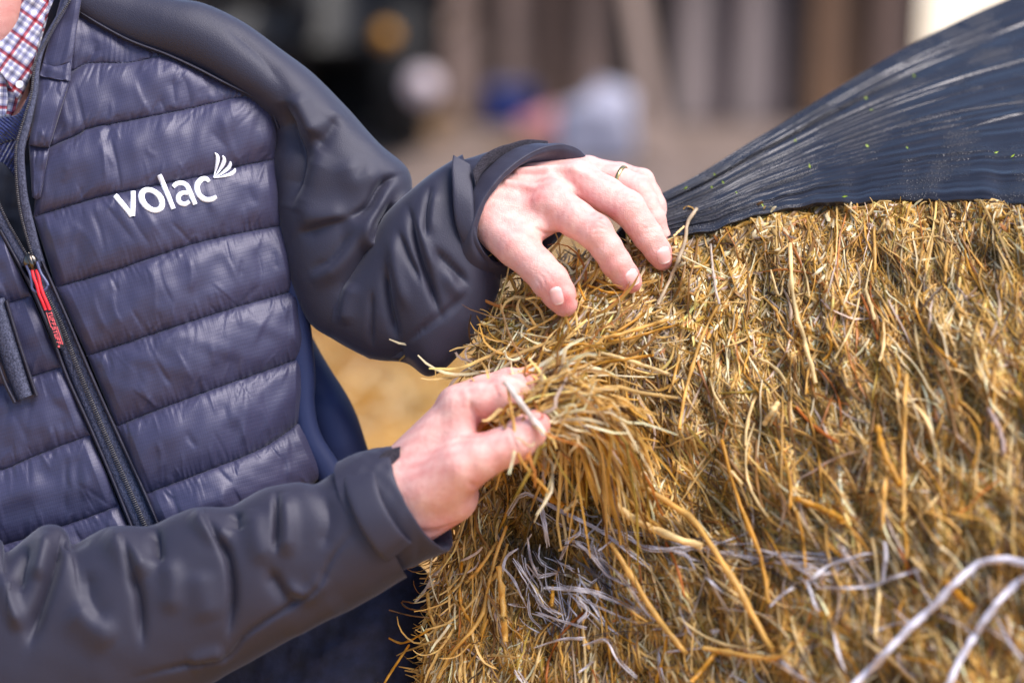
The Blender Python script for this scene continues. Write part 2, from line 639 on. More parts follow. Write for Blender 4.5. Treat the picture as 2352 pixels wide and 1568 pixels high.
hay_v, hay_f, hay_c, off = [], [], [], 0
for args in (
    dict(N=6000, seed=16, Lr=(16, 50), Wr=(7, 15), lift=(-10, 0), pitch=0.02, wob=0.35, pal_p=[.30, .22, .08, .22, .06, .02, .05, .05], K=4, sd=36),
    dict(N=17000, seed=11, Lr=(60, 170), Wr=(2.5, 6.5), lift=(-10, 3), pitch=0.005, wob=0.4, pal_p=[.32, .20, .06, .22, .07, .02, .04, .07], K=7, sd=26),
    dict(N=22000, seed=12, Lr=(30, 120), Wr=(2, 5.5), lift=(-5, 6), pitch=0.012, wob=0.45, pal_p=[.31, .26, .12, .15, .03, .02, .05, .06], K=6, sd=30),
    dict(N=15000, seed=13, Lr=(12, 50), Wr=(2, 5.5), lift=(-2, 8), pitch=0.04, wob=0.4, pal_p=[.26, .30, .20, .11, .02, .02, .05, .04], K=4, sd=38),
    dict(N=1800, seed=14, Lr=(80, 220), Wr=(2.5, 6), lift=(2, 10), pitch=0.01, wob=0.5, pal_p=[.3, .28, .15, .12, .03, .03, .04, .05], K=9, sd=24),
    dict(N=6000, seed=15, Lr=(14, 52), Wr=(2.5, 9), lift=(0, 13), pitch=0.12, wob=0.35, pal_p=[.24, .29, .22, .10, .03, .03, .05, .04], sd=45, region=lambda X, Y, r: (Y < 830) & (X > 1380) & (X < 1900)),
    dict(N=2600, seed=17, Lr=(14, 50), Wr=(4, 12), lift=(0, 14), pitch=0.14, wob=0.3, pal_p=[.22, .28, .22, .12, .04, .04, .04, .04], K=4, sd=60, region=lambda X, Y, r: Y < film_line(X) + 70),
):
    c, w, col = spread(**args)
    v, f, cc = ribbons(c, w, col, args['seed'] + 100)
    hay_v.append(v); hay_f.append(f + off); hay_c.append(cc); off += len(v)


def wisps(N, seed, start, heading, L, W_, curl, zlift, pal_p, K=10, droop=0.0, toz=None):
    """long loose stems that leave the bale: start boxes (x0,x1,y0,y1), heading range in degrees"""
    r = np.random.default_rng(seed)
    xs, ys = r.uniform(start[0], start[1], N), r.uniform(start[2], start[3], N)
    LL = r.uniform(*L, N)
    th = np.radians(r.uniform(*heading, N))
    kap = np.radians(r.normal(curl[0], curl[1], N))
    s = np.linspace(0, 1, K)
    a = th[:, None] + kap[:, None] * s[None] ** 1.3 + np.cumsum(r.normal(0, 0.10, (N, K)), 1)
    st = LL[:, None] / (K - 1)
    px = xs[:, None] + np.cumsum(np.cos(a) * st, 1)
    py = ys[:, None] + np.cumsum(np.sin(a) * st, 1) + droop * LL[:, None] * s[None] ** 2
    z0 = bz(xs, ys)
    zz = z0[:, None] + r.uniform(*zlift, N)[:, None] * s[None] + r.normal(0, 12, N)[:, None]
    if toz is not None:
        zz = zz * (1 - s[None]) + toz * s[None]
    k = r.choice(len(PAL), N, p=pal_p)
    return np.stack([px, py, zz], -1), r.uniform(*W_, N), PAL[k] * r.uniform(0.75, 1.25, (N, 1))


LOOSE = [.28, .27, .19, .11, .04, .03, .05, .03]
for a in (
    dict(N=300, seed=21, start=(1110, 1340, 640, 860), heading=(-70, 170), L=(70, 230), W_=(3.5, 8), curl=(10, 110), zlift=(-10, 40), pal_p=LOOSE),
    dict(N=110, seed=22, start=(1110, 1160, 690, 850), heading=(100, 290), L=(30, 100), W_=(2.5, 5), curl=(-20, 80), zlift=(-10, 20), pal_p=LOOSE),
    dict(N=480, seed=23, start=(1020, 1150, 1120, 1560), heading=(74, 116), L=(60, 230), W_=(2.5, 7), curl=(-8, 45), zlift=(-20, 40), pal_p=LOOSE),
    dict(N=150, seed=24, start=(1000, 1090, 1220, 1568), heading=(78, 150), L=(30, 110), W_=(1.8, 3.6), curl=(0, 90), zlift=(-20, 20), pal_p=[.26, .14, .04, .32, .18, .04, .0, .02]),
    dict(N=420, seed=25, start=(1190, 1470, 700, 900), heading=(20, 140), L=(60, 200), W_=(3, 7), curl=(0, 60), zlift=(0, 40), pal_p=LOOSE),
    dict(N=60, seed=26, start=(1540, 2352, 480, 540), heading=(-80, 60), L=(15, 45), W_=(3, 7), curl=(0, 60), zlift=(0, 20), pal_p=[.2, .3, .25, .1, .05, .05, .0, .05]),
):
    c, w, col = wisps(**a)
    v, f, cc = ribbons(c, w, col, a['seed'] + 200)
    hay_v.append(v); hay_f.append(f + off); hay_c.append(cc); off += len(v)
o = mk('chopped_hay', np.vstack(hay_v), np.vstack(hay_f), M_hay, bale, smooth=False, col=np.vstack(hay_c))
o['kind'] = 'stuff'


def stem(path, rad, col, n=7, k=16, lift=20, zs=None, nodes=0, seed=0):
    """one round stem along drawn points; rests on the bale unless zs gives its own distances"""
    p = crom(np.array(path, float), k)
    if zs is None:
        z = bz(p[:, 0], p[:, 1]) + lift
    else:
        z = np.interp(np.linspace(0, 1, k), np.linspace(0, 1, len(zs)), zs)
    r = np.random.default_rng(seed)
    rd = rad * (1 + 0.10 * r.normal(size=k))
    q = np.stack([p[:, 0] + r.normal(0, rad * 0.14, k), p[:, 1] + r.normal(0, rad * 0.14, k), z + r.normal(0, rad * 0.2, k)], -1)
    for j in range(nodes):
        rd[int((j + 0.6) * k / (nodes + 0.2)) % k] *= 1.35
    v, f = sweep(P(q), rd * PX, n)
    return v, f, np.array(col) * (1 + 0.16 * np.repeat(r.normal(size=k), n))[:, None].clip(0.6, 1.4)


def zoom7(pts):
    return [(a / 2.2179 + 1378, b / 2.2179 + 861) for a, b in pts]


def zoom6(pts):
    return [(a / 3.2856 + 890, b / 3.2856 + 1091) for a, b in pts]


TAN, PALE, GOLD = srgb(230, 180, 94), srgb(248, 218, 156), srgb(212, 152, 48)
drawn = [
    (zoom7([(1560, 0), (1550, 250), (1545, 700)]), 5.5, TAN, 30),
    (zoom7([(0, 460), (70, 640), (150, 720), (330, 810), (520, 870)]), 9, PALE, 60),
    (zoom7([(210, 560), (450, 720), (560, 860), (700, 1080), (780, 1230), (880, 1400)]), 8, TAN, 50),
    (zoom7([(20, 170), (110, 320), (180, 470)]), 7, PALE, 55),
    (zoom7([(60, 860), (170, 1040), (290, 1230), (440, 1420)]), 7, TAN, 45),
    (zoom7([(1410, 260), (1450, 400), (1530, 560)]), 7, GOLD, 30),
    (zoom7([(840, 250), (905, 145)]), 7, PALE, 35),
    (zoom7([(620, 330), (700, 620), (820, 930), (860, 1160)]), 5, GOLD, 30),
    (zoom7([(1000, 630), (1130, 680), (1240, 740)]), 7, GOLD, 30),
    (zoom7([(1980, 170), (2040, 290), (2060, 400)]), 6, srgb(196, 170, 160), 30),
    (zoom7([(1760, 1050), (1900, 1190)]), 8, GOLD, 40),
    (zoom7([(520, 1390), (880, 1440), (980, 1360)]), 6, TAN, 45),
    (zoom7([(470, 1560), (600, 1400)]), 6, GOLD, 45),
    (zoom6([(840, 690), (865, 900), (890, 1250)]), 8, TAN, 55),
    (zoom6([(900, 380), (830, 560), (760, 850), (690, 1100), (480, 1350), (380, 1530)]), 5, TAN, 40),
    (zoom6([(830, 500), (700, 690), (590, 810)]), 4.5, TAN, 30),
    (zoom6([(560, 650), (550, 950), (640, 1120)]), 4, GOLD, 30),
    (zoom6([(300, 880), (320, 1030), (360, 1150)]), 5, TAN, 10),
    (zoom6([(1100, 20), (1180, 130), (1320, 230)]), 7, GOLD, 70),
    (zoom6([(1640, 140), (1790, 280), (1981, 390)]), 9, PALE, 70),
    (zoom6([(1330, 270), (1430, 190)]), 6, PALE, 70),
    (zoom6([(1250, 830), (1240, 980)]), 5, GOLD, 30),
    ([(1815, 560), (1822, 680), (1850, 790), (1875, 880)], 5.5, PALE, 28),
    ([(1632, 560), (1640, 640), (1652, 700)], 3.5, srgb(214, 196, 180), 26),
    ([(1655, 690), (1610, 780), (1575, 900), (1560, 985)], 4, TAN, 26),
    ([(1480, 720), (1395, 785), (1560, 745)][::-1], 3.5, GOLD, 30),
    ([(1600, 480), (1580, 510), (1572, 560), (1540, 640), (1510, 700)], 5, srgb(206, 182, 150), 34),
    ([(1571, 520), (1548, 542)], 3, PALE, 40),
    ([(1160, 608), (1195, 690), (1232, 752)], 4.5, TAN, 40),
    ([(1172, 598), (1210, 640)], 4.5, GOLD, 40),
    ([(1040, 706), (1090, 708), (1150, 690), (1205, 668)], 2.6, TAN, 20),
    ([(1262, 800), (1330, 790), (1390, 800)], 4, GOLD, 60),
    ([(1390, 775), (1450, 760), (1530, 735)], 5, TAN, 70),
    ([(1380, 810), (1450, 830), (1540, 860)], 5, PALE, 70),
    ([(1310, 840), (1400, 830), (1500, 815)], 4, GOLD, 75),
    ([(940, 1480), (900, 1540), (870, 1590)], 3.5, GOLD, 5),
    ([(995, 1440), (930, 1475), (893, 1465)], 3.0, GOLD, 0),
    ([(980, 1405), (935, 1395), (922, 1380), (950, 1384)], 2.2, srgb(140, 96, 50), 0),
    ([(985, 1418), (940, 1412), (893, 1400)], 1.8, srgb(150, 110, 70), 0),
    ([(1770, 620), (1790, 680), (1800, 640)], 3, PALE, 26),
    ([(1440, 545), (1447, 580)], 4, srgb(180, 160, 120), 30),
    ([(1365, 640), (1420, 660), (1466, 652)], 4.5, GOLD, 40),
    ([(1350, 655), (1400, 672), (1452, 668)], 3.5, GOLD, 40),
    ([(1330, 575), (1325, 640), (1345, 690)], 3, GOLD, 40),
    ([(1330, 680), (1260, 735), (1210, 760)], 3, TAN, 45),
]
for i, (path, rad, col, lift) in enumerate(drawn):
    v, f, cc = stem(path, rad * 0.86, col, lift=lift, nodes=2 if rad > 5 else 1, seed=i + 1)
    mk('hay_stem', v, f, M_hay, bale, col=cc)

# the longest loose stems of the exposed face, each a piece of its own
r = np.random.default_rng(77)
for i in range(230):
    for _ in range(60):
        xs, ys = r.uniform(1120, 2420), r.uniform(560, 1640)
        ls = np.interp(ys, [p[1] for p in SIL[11:27]], [p[0] for p in SIL[11:27]])
        if xs > ls + 30 and ys > film_line(xs) + 35 and not (xs < 1560 and ys < 690):
            break
    th = math.radians(float(ANG(xs, ys)) + r.normal(0, 24))
    L = r.uniform(60, 190) * (1.0 + 0.35 * (ys > 1000))
    bend = r.normal(0, 0.35)
    path = [(xs + math.cos(th + bend * s) * L * s, ys + math.sin(th + bend * s) * L * s) for s in (-0.5, -0.2, 0.15, 0.5)]
    path = [(a, max(b, float(film_line(a)) + 8)) for a, b in path]
    col = np.array([TAN, PALE, GOLD, srgb(150, 104, 44), srgb(196, 168, 140), srgb(190, 108, 40)][r.choice(6, p=[.3, .24, .22, .1, .08, .06])]) * r.uniform(0.75, 1.1)
    v, f, cc = stem(path, r.uniform(1.8, 4.0), col, n=6, k=8, lift=r.uniform(8, 26), nodes=1, seed=500 + i)
    mk('hay_stem', v, f, M_hay, bale, col=cc)

# net wrap: grey and dark strands over the lower face, two white strings hanging loose
nets = [
    (zoom6([(910, 300), (1000, 160), (1060, 140), (1180, 200), (1320, 280), (1500, 360), (1640, 440), (1800, 560), (1981, 700)]), 6, 0, 60),
    (zoom6([(1430, 510), (1500, 560), (1580, 650), (1680, 760), (1780, 810)]), 7.5, 0, 60),
    (zoom6([(1165, 230), (1190, 400), (1212, 525)]), 7.5, 0, 62),
    (zoom6([(1060, 470), (1080, 620), (1130, 740)]), 6.5, 0, 50),
    (zoom6([(880, 700), (960, 800), (1050, 1000)]), 5, 0, 55),
    (zoom6([(960, 640), (1060, 800), (1120, 920)]), 7, 0, 55),
    (zoom6([(1120, 900), (1200, 1000), (1300, 1060)]), 6, 0, 52),
    (zoom6([(1140, 770), (1280, 742)]), 5, 0, 60),
    (zoom6([(1280, 742), (1400, 740), (1620, 765), (1760, 850)]), 3.5, 2, 60),
    (zoom6([(1180, 850), (1500, 870), (1700, 940), (1900, 1040)]), 6, 0, 58),
    (zoom6([(1140, 1040), (1300, 1090), (1500, 1150)]), 5.5, 0, 56),
    (zoom6([(1110, 1300), (1300, 1240), (1480, 1230)]), 5, 0, 50),
    (zoom6([(1480, 1280), (1650, 1240), (1750, 1400), (1880, 1520)]), 7, 0, 62),
    (zoom6([(1450, 930), (1510, 1020), (1440, 1110)]), 5, 0, 56),
    (zoom6([(910, 970), (1020, 990)]), 4.5, 0, 60),
    (zoom6([(1200, 560), (1400, 510), (1560, 520)]), 3, 2, 55),
    (zoom6([(1300, 640), (1340, 560), (1370, 480)]), 5, 0, 45),
    (zoom6([(1350, 420), (1330, 300), (1250, 260)]), 3.5, 2, 50),
    (zoom6([(1500, 1230), (1700, 1190), (1981, 1180)]), 3.5, 2, 58),
    (zoom6([(980, 560), (900, 620), (870, 720)]), 6, 0, 50),
    (zoom6([(1590, 570), (1680, 500)]), 6, 0, 66),
    (zoom6([(1450, 1480), (1560, 1410)]), 5, 0, 56),
    (zoom6([(970, 1470), (1030, 1560), (1080, 1640)]), 6, 0, 55),
    (zoom7([(0, 780), (120, 810), (250, 890), (480, 880), (650, 930)]), 5, 0, 60),
    (zoom7([(650, 930), (960, 905), (1150, 935), (1500, 930), (1900, 960)]), 3.5, 2, 55),
    (zoom7([(1080, 1040), (1160, 970), (1340, 910), (1400, 905)]), 6, 0, 60),
    (zoom7([(1100, 1085), (1350, 1080), (1500, 1030), (1640, 990)]), 5, 0, 55),
    (zoom7([(1230, 880), (1246, 935)]), 7.5, 0, 62),
    (zoom7([(1450, 850), (1455, 930), (1440, 1050)]), 7, 0, 60),
    (zoom7([(960, 1568), (1080, 1380), (1220, 1220), (1330, 1130), (1480, 1060)]), 5, 2, 60),
    (zoom7([(1190, 1310), (1215, 1420), (1250, 1500)]), 7, 0, 55),
    (zoom7([(1045, 1040), (1110, 1200)]), 6, 0, 52),
    (zoom7([(0, 1110), (160, 1070), (300, 1060)]), 3.5, 2, 58),
    (zoom7([(0, 930), (120, 1040), (260, 1230), (360, 1260)]), 6, 0, 58),
    (zoom7([(230, 870), (420, 910), (480, 990)]), 5.5, 0, 58),
    (zoom7([(600, 1300), (560, 1310)]), 7, 0, 55),
    (zoom7([(540, 1030), (620, 1100)]), 6, 0, 50),
    (zoom7([(120, 1290), (360, 1240), (540, 1190)]), 3.5, 2, 60),
    (zoom7([(900, 1440), (1030, 1540)]), 6, 0, 60),
    (zoom7([(1600, 980), (1640, 1080), (1700, 1190)]), 5.5, 0, 52),
    (zoom7([(2020, 1240), (2100, 1380), (2160, 1450)]), 5.5, 0, 52),
    (zoom7([(870, 1180), (930, 1120), (990, 1080)]), 4.5, 0, 56),
]
def tape(path, w, lift, seed, n=2, k=18):
    """a flattened, slightly frayed strand of net wrap half sunk in the hay"""
    r = np.random.default_rng(seed)
    base_ = crom(np.array(path, float), k)
    cs_ = []
    for j in range(n):
        q = base_ + np.cumsum(r.normal(0, 0.45, (k, 2)), 0) + r.normal(0, w * 0.5, 2)
        zz_ = bz(q[:, 0], q[:, 1]) + lift + 4 * np.sin(np.linspace(0, r.uniform(3, 8), k) + r.uniform(0, 6)) + j * 2.5
        cs_.append(np.concatenate([q, zz_[:, None]], 1))
    v_, f_, _ = ribbons(np.array(cs_), np.array([w * r.uniform(0.55, 1.0) for _ in range(n)]), np.ones((n, 3)), seed + 1, twist=1.6)
    return v_, f_


for i, (path, rad, kind, lift) in enumerate(nets):
    v, f = tape(path, rad * (0.72 if kind == 0 else 0.8), lift * 0.6, 900 + 7 * i, n=4 if kind == 0 else 2)
    mk('net_strand', v, f, (M_twine_grey, M_twine_white, M_twine_dark)[kind], bale, smooth=False)
r = np.random.default_rng(640)
for i in range(120):                                       # finer torn net threads, a dense band and strays
    if i < 64:
        xs, ys = r.uniform(1185, 1400), r.uniform(1140, 1420)
        th, L = r.normal(1.1, 0.45), r.uniform(40, 140)
    elif i < 92:
        xs = r.uniform(1380, 1900)
        ys, th, L = 1225 + (xs - 1380) * 0.14 + r.normal(0, 16), r.normal(0.12, 0.16), r.uniform(60, 190)
    else:
        xs, ys, th, L = r.uniform(1300, 2300), r.uniform(1280, 1560), r.uniform(-0.5, 1.6), r.uniform(40, 150)
    pts = [(xs, ys), (xs + math.cos(th) * L / 2 + r.normal(0, 6), ys + math.sin(th) * L / 2 + r.normal(0, 6)), (xs + math.cos(th + r.normal(0, .3)) * L, ys + math.sin(th) * L)]
    v, f = tape(pts, r.uniform(2, 4.5), r.uniform(12, 26), 2000 + 5 * i, n=2, k=12)
    mk('net_strand', v, f, M_twine_grey if r.random() < 0.8 else M_twine_dark, bale, smooth=False)
for i, pts in enumerate((
    [(2500, 950), (2160, 960), (2080, 930), (1980, 950), (1900, 980), (1800, 1070), (1700, 1180), (1580, 1280), (1450, 1420), (1310, 1560), (1200, 1680)],
    [(2400, 930), (2160, 1040), (2050, 1130), (1930, 1290), (1850, 1420), (1780, 1568), (1730, 1700)])):
    v, f, cc = stem(zoom7(pts), 7.6, (1, 1, 1), k=34, n=8, lift=70, seed=990 + i)
    mk('white_string', v, f, M_twine_white, bale)

# black stretch film over the top of the bale
nu, nv = 330, 280
top = crom(np.array([(1385, 575), (1430, 515), (1480, 468), (1515, 447), (1610, 397), (1722, 327), (1792, 286), (1916, 207), (2040, 132), (2132, 83), (2227, 37),
                     (2310, 0), (2600, -125), (2900, -235)], float), nu)
bx = np.linspace(1392, 2900, nu)
bx = 1392 + (np.linspace(0, 1, nu) ** 1.12) * (2900 - 1392)
bot = np.stack([bx, film_line(bx)], 1)
u = np.linspace(0, 1, nu)[:, None]
vv = np.linspace(0, 1, nv)[None]
x = top[:, 0:1] * (1 - vv) + bot[:, 0:1] * vv
y = top[:, 1:2] * (1 - vv) + bot[:, 1:2] * vv
wav = np.zeros_like(x)
r = np.random.default_rng(41)
for k in range(64):
    c0, sl, wd, am = r.uniform(0, 1.05), r.normal(0, 0.10), 0.003 + 0.02 * r.random() ** 2, 0.0
    u0, u1 = sorted(r.uniform(-0.1, 1.0, 2))
    u1 = max(u1, u0 + 0.15)
    am = wd * r.uniform(60, 420)
    cen = c0 + sl * (u - 0.3) + 0.012 * np.sin(u * r.uniform(8, 26) + r.uniform(0, 6))
    env = np.clip((u - u0) / 0.08, 0, 1) * np.clip((u1 - u) / 0.08, 0, 1)
    wav += am * r.choice([-0.8, 1]) * env * np.exp(-((vv - cen) / wd) ** 2)
uu_, vv_ = np.broadcast_arrays(u * 260.0, vv * 1000.0)
wav += 2.2 * snoise(uu_ * 0.30, vv_, 61, 90) + 1.3 * snoise(uu_ * 0.35, vv_, 62, 40)
z = BZ(x, y) + 26 + wav * np.clip(np.minimum(vv * 8, 1), 0.25, 1)
roll = np.clip((vv - 0.955) / 0.045, 0, 1)
z = z - 16 * roll ** 2 + 5 * np.sin(np.pi * np.clip((vv - 0.9) / 0.1, 0, 1))
y = y + 3.5 * snoise(x, y * 0, 71, 90) * np.clip((vv - 0.6) / 0.4, 0, 1)
film = np.stack([x, y, z], -1)
back = []
for d, dn in ((25, 4), (120, 16), (350, 45), (900, 110)):
    q = film[:, 0].copy()
    q[:, 0] += dn * 0.5
    q[:, 1] += dn
    q[:, 2] -= d
    back.append(q[:, None])
lip = film[:, -1:].copy()
lip[..., 2] -= 26
lip[..., 1] -= 4
fw = P(np.concatenate(back[::-1] + [film, lip], 1))
uvv = np.stack(np.broadcast_arrays(np.linspace(0, 1, nu)[:, None] * 2.0, np.linspace(0, 1, fw.shape[1])[None]), -1)
mk('black_plastic_wrap', fw, grid_faces(nu, fw.shape[1]), M_film, bale, uv=uvv)

# bits of leaf and chaff stuck to the wet film
r = np.random.default_rng(88)
parts = []
for i in range(26):
    a, b = int(r.integers(30, 300)), int(r.integers(4, nv - 6))
    c = film[a, b] + np.array([0, 0, 5.0])
    th, L, w = r.uniform(0, 6.28), r.uniform(3, 8), r.uniform(1.5, 3)
    d, s_ = np.array([math.cos(th), math.sin(th), 0.2]), np.array([-math.sin(th), math.cos(th), 0.1])
    parts.append((P(np.array([c - d * L, c - s_ * w + [0, 0, 1.5], c + d * L, c + s_ * w + [0, 0, 1.5]])), [[0, 1, 2, 3]]))
v, f = join(parts)
o = mk('leaf_specks', v, f, M_leaf, bale, smooth=False)
o['kind'] = 'stuff'
v, f, cc = stem([(1860, 478), (1884, 466)], 4, PALE, k=5, zs=[BZ(1870, 470) + 45] * 2, seed=3)
# ---------------------------------------------------------------- the person: body, clothes, hands
TZ = TPS([(60, 600, 8), (60, 300, -10), (160, 30, -70), (340, 120, -55), (560, 225, -65), (640, 300, -95), (650, 500, -95), (690, 660, -100), (705, 820, -105),
          (690, 960, -100), (740, 1080, -110), (350, 400, 5), (400, 600, 22), (450, 800, 26), (480, 1000, 22), (520, 1180, 10), (200, 900, 22), (280, 1100, 25),
          (0, 800, 5), (0, 1100, 15), (-200, 900, -40), (-300, 300, -60), (300, 1400, 0), (640, 1300, -110), (100, 180, -40), (0, 150, -60), (-300, 1400, -60)])

# cloth materials
m = Mat('quilted_nylon', (0.06, 0.06, 0.08), 0.42, 0.55)
cl = m.noise(9, 3)
qc = m.ramp(cl, [(0.3, srgb(48, 47, 73)), (0.7, srgb(54, 52, 79))])
uvv_ = m.coord((1, 1, 1), uv=True)
sep = m.node('ShaderNodeSeparateXYZ')
m.t.links.new(uvv_, sep.inputs[0])
gx = m.math('SINE', m.math('MULTIPLY', sep.outputs[0], 0.6))
gy = m.math('SINE', m.math('MULTIPLY', sep.outputs[1], 0.34))
rip = m.math('ADD', m.math('POWER', m.math('ABSOLUTE', gx), 14.0), m.math('POWER', m.math('ABSOLUTE', gy), 14.0))
m.set('Base Color', m.mix(m.math('MULTIPLY', m.math('POWER', m.math('ABSOLUTE', gy), 30.0), 0.22), qc, (0.008, 0.008, 0.014)))
m.set('Roughness', m.maprange(m.noise(60, 3), 0.3, 0.7, 0.46, 0.54))
m.b.inputs['Specular Tint'].default_value = (0.9, 0.88, 1.0, 1)
m.bump(rip, 0.0001, 0.3)
m.bump(m.noise(220, 2), 0.0004, 0.2)
m.set('Sheen Weight', 0.2)
m.set('Sheen Roughness', 0.4)
M_quilt = m.m

m = Mat('softshell_fabric', (0.05, 0.055, 0.07), 0.56, 0.48)
m.set('Base Color', m.ramp(m.noise(7, 3), [(0.3, srgb(35, 33, 48)), (0.7, srgb(40, 37, 52))]))
m.bump(m.noise(1500, 2), 0.0005, 0.5)
m.b.inputs['Specular Tint'].default_value = (0.88, 0.89, 1.0, 1)
m.set('Sheen Weight', 0.2)
m.set('Sheen Roughness', 0.4)
m.b.inputs['Sheen Tint'].default_value = (0.78, 0.82, 1.0, 1)
M_soft = m.m
m = Mat('softshell_blue', (0.02, 0.025, 0.05), 0.65, 0.3)
m.set('Base Color', m.ramp(m.noise(7, 3), [(0.3, srgb(38, 46, 82)), (0.7, srgb(44, 52, 88))]))
m.bump(m.noise(1800, 2), 0.00025, 0.4)
M_softblue = m.m
m = Mat('zip_tape', (0.03, 0.032, 0.045), 0.7, 0.3)
m.set('Base Color', m.ramp(m.noise(900, 2), [(0.35, srgb(44, 46, 64)), (0.65, srgb(84, 86, 108))]))
m.bump(m.noise(1500, 2), 0.0006, 0.7)
M_tape = m.m
M_lining = mottled('dark_lining', srgb(24, 26, 38), srgb(32, 36, 50), 40, 0.8)
M_piping = mottled('seam_piping', srgb(34, 32, 46), srgb(46, 44, 60), 300, 0.6, 0.0003)
m = Mat('embroidery', srgb(238, 238, 246), 0.55, 0.3)
m.bump(m.noise(1.0, 2, vec=m.coord((900, 2400, 900))), 0.0006, 0.8)
M_thread = m.m
M_velcro = Mat('hook_strip', srgb(52, 48, 58), 0.9, 0.2)
M_velcro.bump(M_velcro.noise(1300, 3), 0.004, 1.0)
M_velcro.set('Base Color', M_velcro.ramp(M_velcro.noise(1500, 2), [(0.35, srgb(34, 32, 42)), (0.7, srgb(98, 92, 104))]))
M_velcro = M_velcro.m
M_red = mottled('red_cord', srgb(206, 16, 34), srgb(226, 30, 44), 200, 0.5)
M_redprint = Mat('red_print', srgb(226, 92, 98), 0.6).m
M_rubber = mottled('black_rubber', srgb(24, 24, 30), srgb(38, 38, 46), 400, 0.6, 0.0003)
M_gun = Mat('slider_metal', srgb(96, 90, 86), 0.3, 0.5, 1.0).m
M_loop = Mat('pull_loop_plastic', srgb(78, 82, 118), 0.35, 0.5).m
M_teeth = mottled('zip_teeth', srgb(40, 38, 44), srgb(96, 92, 96), 600, 0.35)
m = Mat('checked_cotton', (0.8, 0.8, 0.8), 0.8, 0.2)
uvs = m.coord(uv=True)
sp = m.node('ShaderNodeSeparateXYZ')
m.t.links.new(uvs, sp.inputs[0])


def stripe(axis, period, phase, width):
    f = m.math('FRACT', m.math('ADD', m.math('DIVIDE', sp.outputs[axis], period), phase))
    return m.math('LESS_THAN', f, width)


wht, blu, red, nav = srgb(232, 228, 236), srgb(84, 96, 170), srgb(206, 44, 62), srgb(66, 68, 104)
c1 = wht
for ax in (0, 1):
    c1 = m.mix(m.math('MULTIPLY', stripe(ax, 17.0, 0.0, 0.46), 0.5), c1, blu, 'MULTIPLY')
    c1 = m.mix(m.math('MULTIPLY', stripe(ax, 51.0, 0.25, 0.15), 0.85), c1, red, 'MULTIPLY')
    c1 = m.mix(m.math('MULTIPLY', stripe(ax, 51.0, 0.75, 0.14), 0.4), c1, nav, 'MULTIPLY')
m.set('Base Color', c1)
m.bump(m.noise(1800, 2), 0.0003, 0.5)
M_check = m.m
m = Mat('navy_wool', srgb(32, 40, 92), 0.9, 0.1)
m.set('Base Color', m.ramp(m.noise(500, 3), [(0.35, srgb(22, 26, 66)), (0.65, srgb(42, 52, 112))]))
wv = m.node('ShaderNodeTexWave')
wv.inputs['Scale'].default_value = 0.035
m.t.links.new(m.coord(uv=True), wv.inputs['Vector'])
m.bump(wv.outputs[0], 0.002, 0.8)
m.bump(m.noise(900, 2), 0.0006, 0.6)
m.set('Sheen Weight', 0.4)
M_wool = m.m
M_denim = mottled('navy_trouser_cloth', srgb(18, 20, 38), srgb(34, 38, 64), 90, 0.85, 0.0006)
M_button = Mat('clear_button', srgb(226, 224, 230), 0.2, 0.6).m
M_gold = Mat('gold', srgb(212, 180, 120), 0.22, 0.5, 1.0).m

person = empty('person', tuple(P([300, 900, -400]) * np.array([1, 1, 0])), 'person in a charcoal quilted jacket bending to pull hay out of the bale', 'person')
jacket_me = None

# body of the jacket under the quilting (back and sides)
ys_ = np.linspace(-70, 1620, 80)
redge = np.interp(ys_, [-70, 30, 130, 225, 300, 430, 560, 700, 820, 960, 1085, 1300, 1620], [150, 170, 370, 560, 622, 630, 650, 680, 690, 680, 730, 760, 760])
t = np.linspace(0, 1, 60)
xf = -420 + (redge + 420)[:, None] * t[None]
yf = np.broadcast_to(ys_[:, None], xf.shape)
zf = TZ(xf, yf) - 34 - 300 / (1 + np.exp(-(70 - xf) / 14)) / (1 + np.exp(-(330 - yf) / 25))
tb = np.linspace(0, 1, 30)[1:-1]
xb = redge[:, None] - (redge + 420)[:, None] * tb[None]
zb = TZ(xb, np.broadcast_to(ys_[:, None], xb.shape)) - 34 - 620 * np.sin(np.pi * tb)[None] ** 0.6
ring = np.concatenate([np.stack([xf, yf, zf], -1), np.stack([xb, np.broadcast_to(ys_[:, None], xb.shape), zb], -1)], 1)
jacket = mk('jacket', P(ring), grid_faces(80, ring.shape[1], cv=True), M_lining, person)

QPTS = []


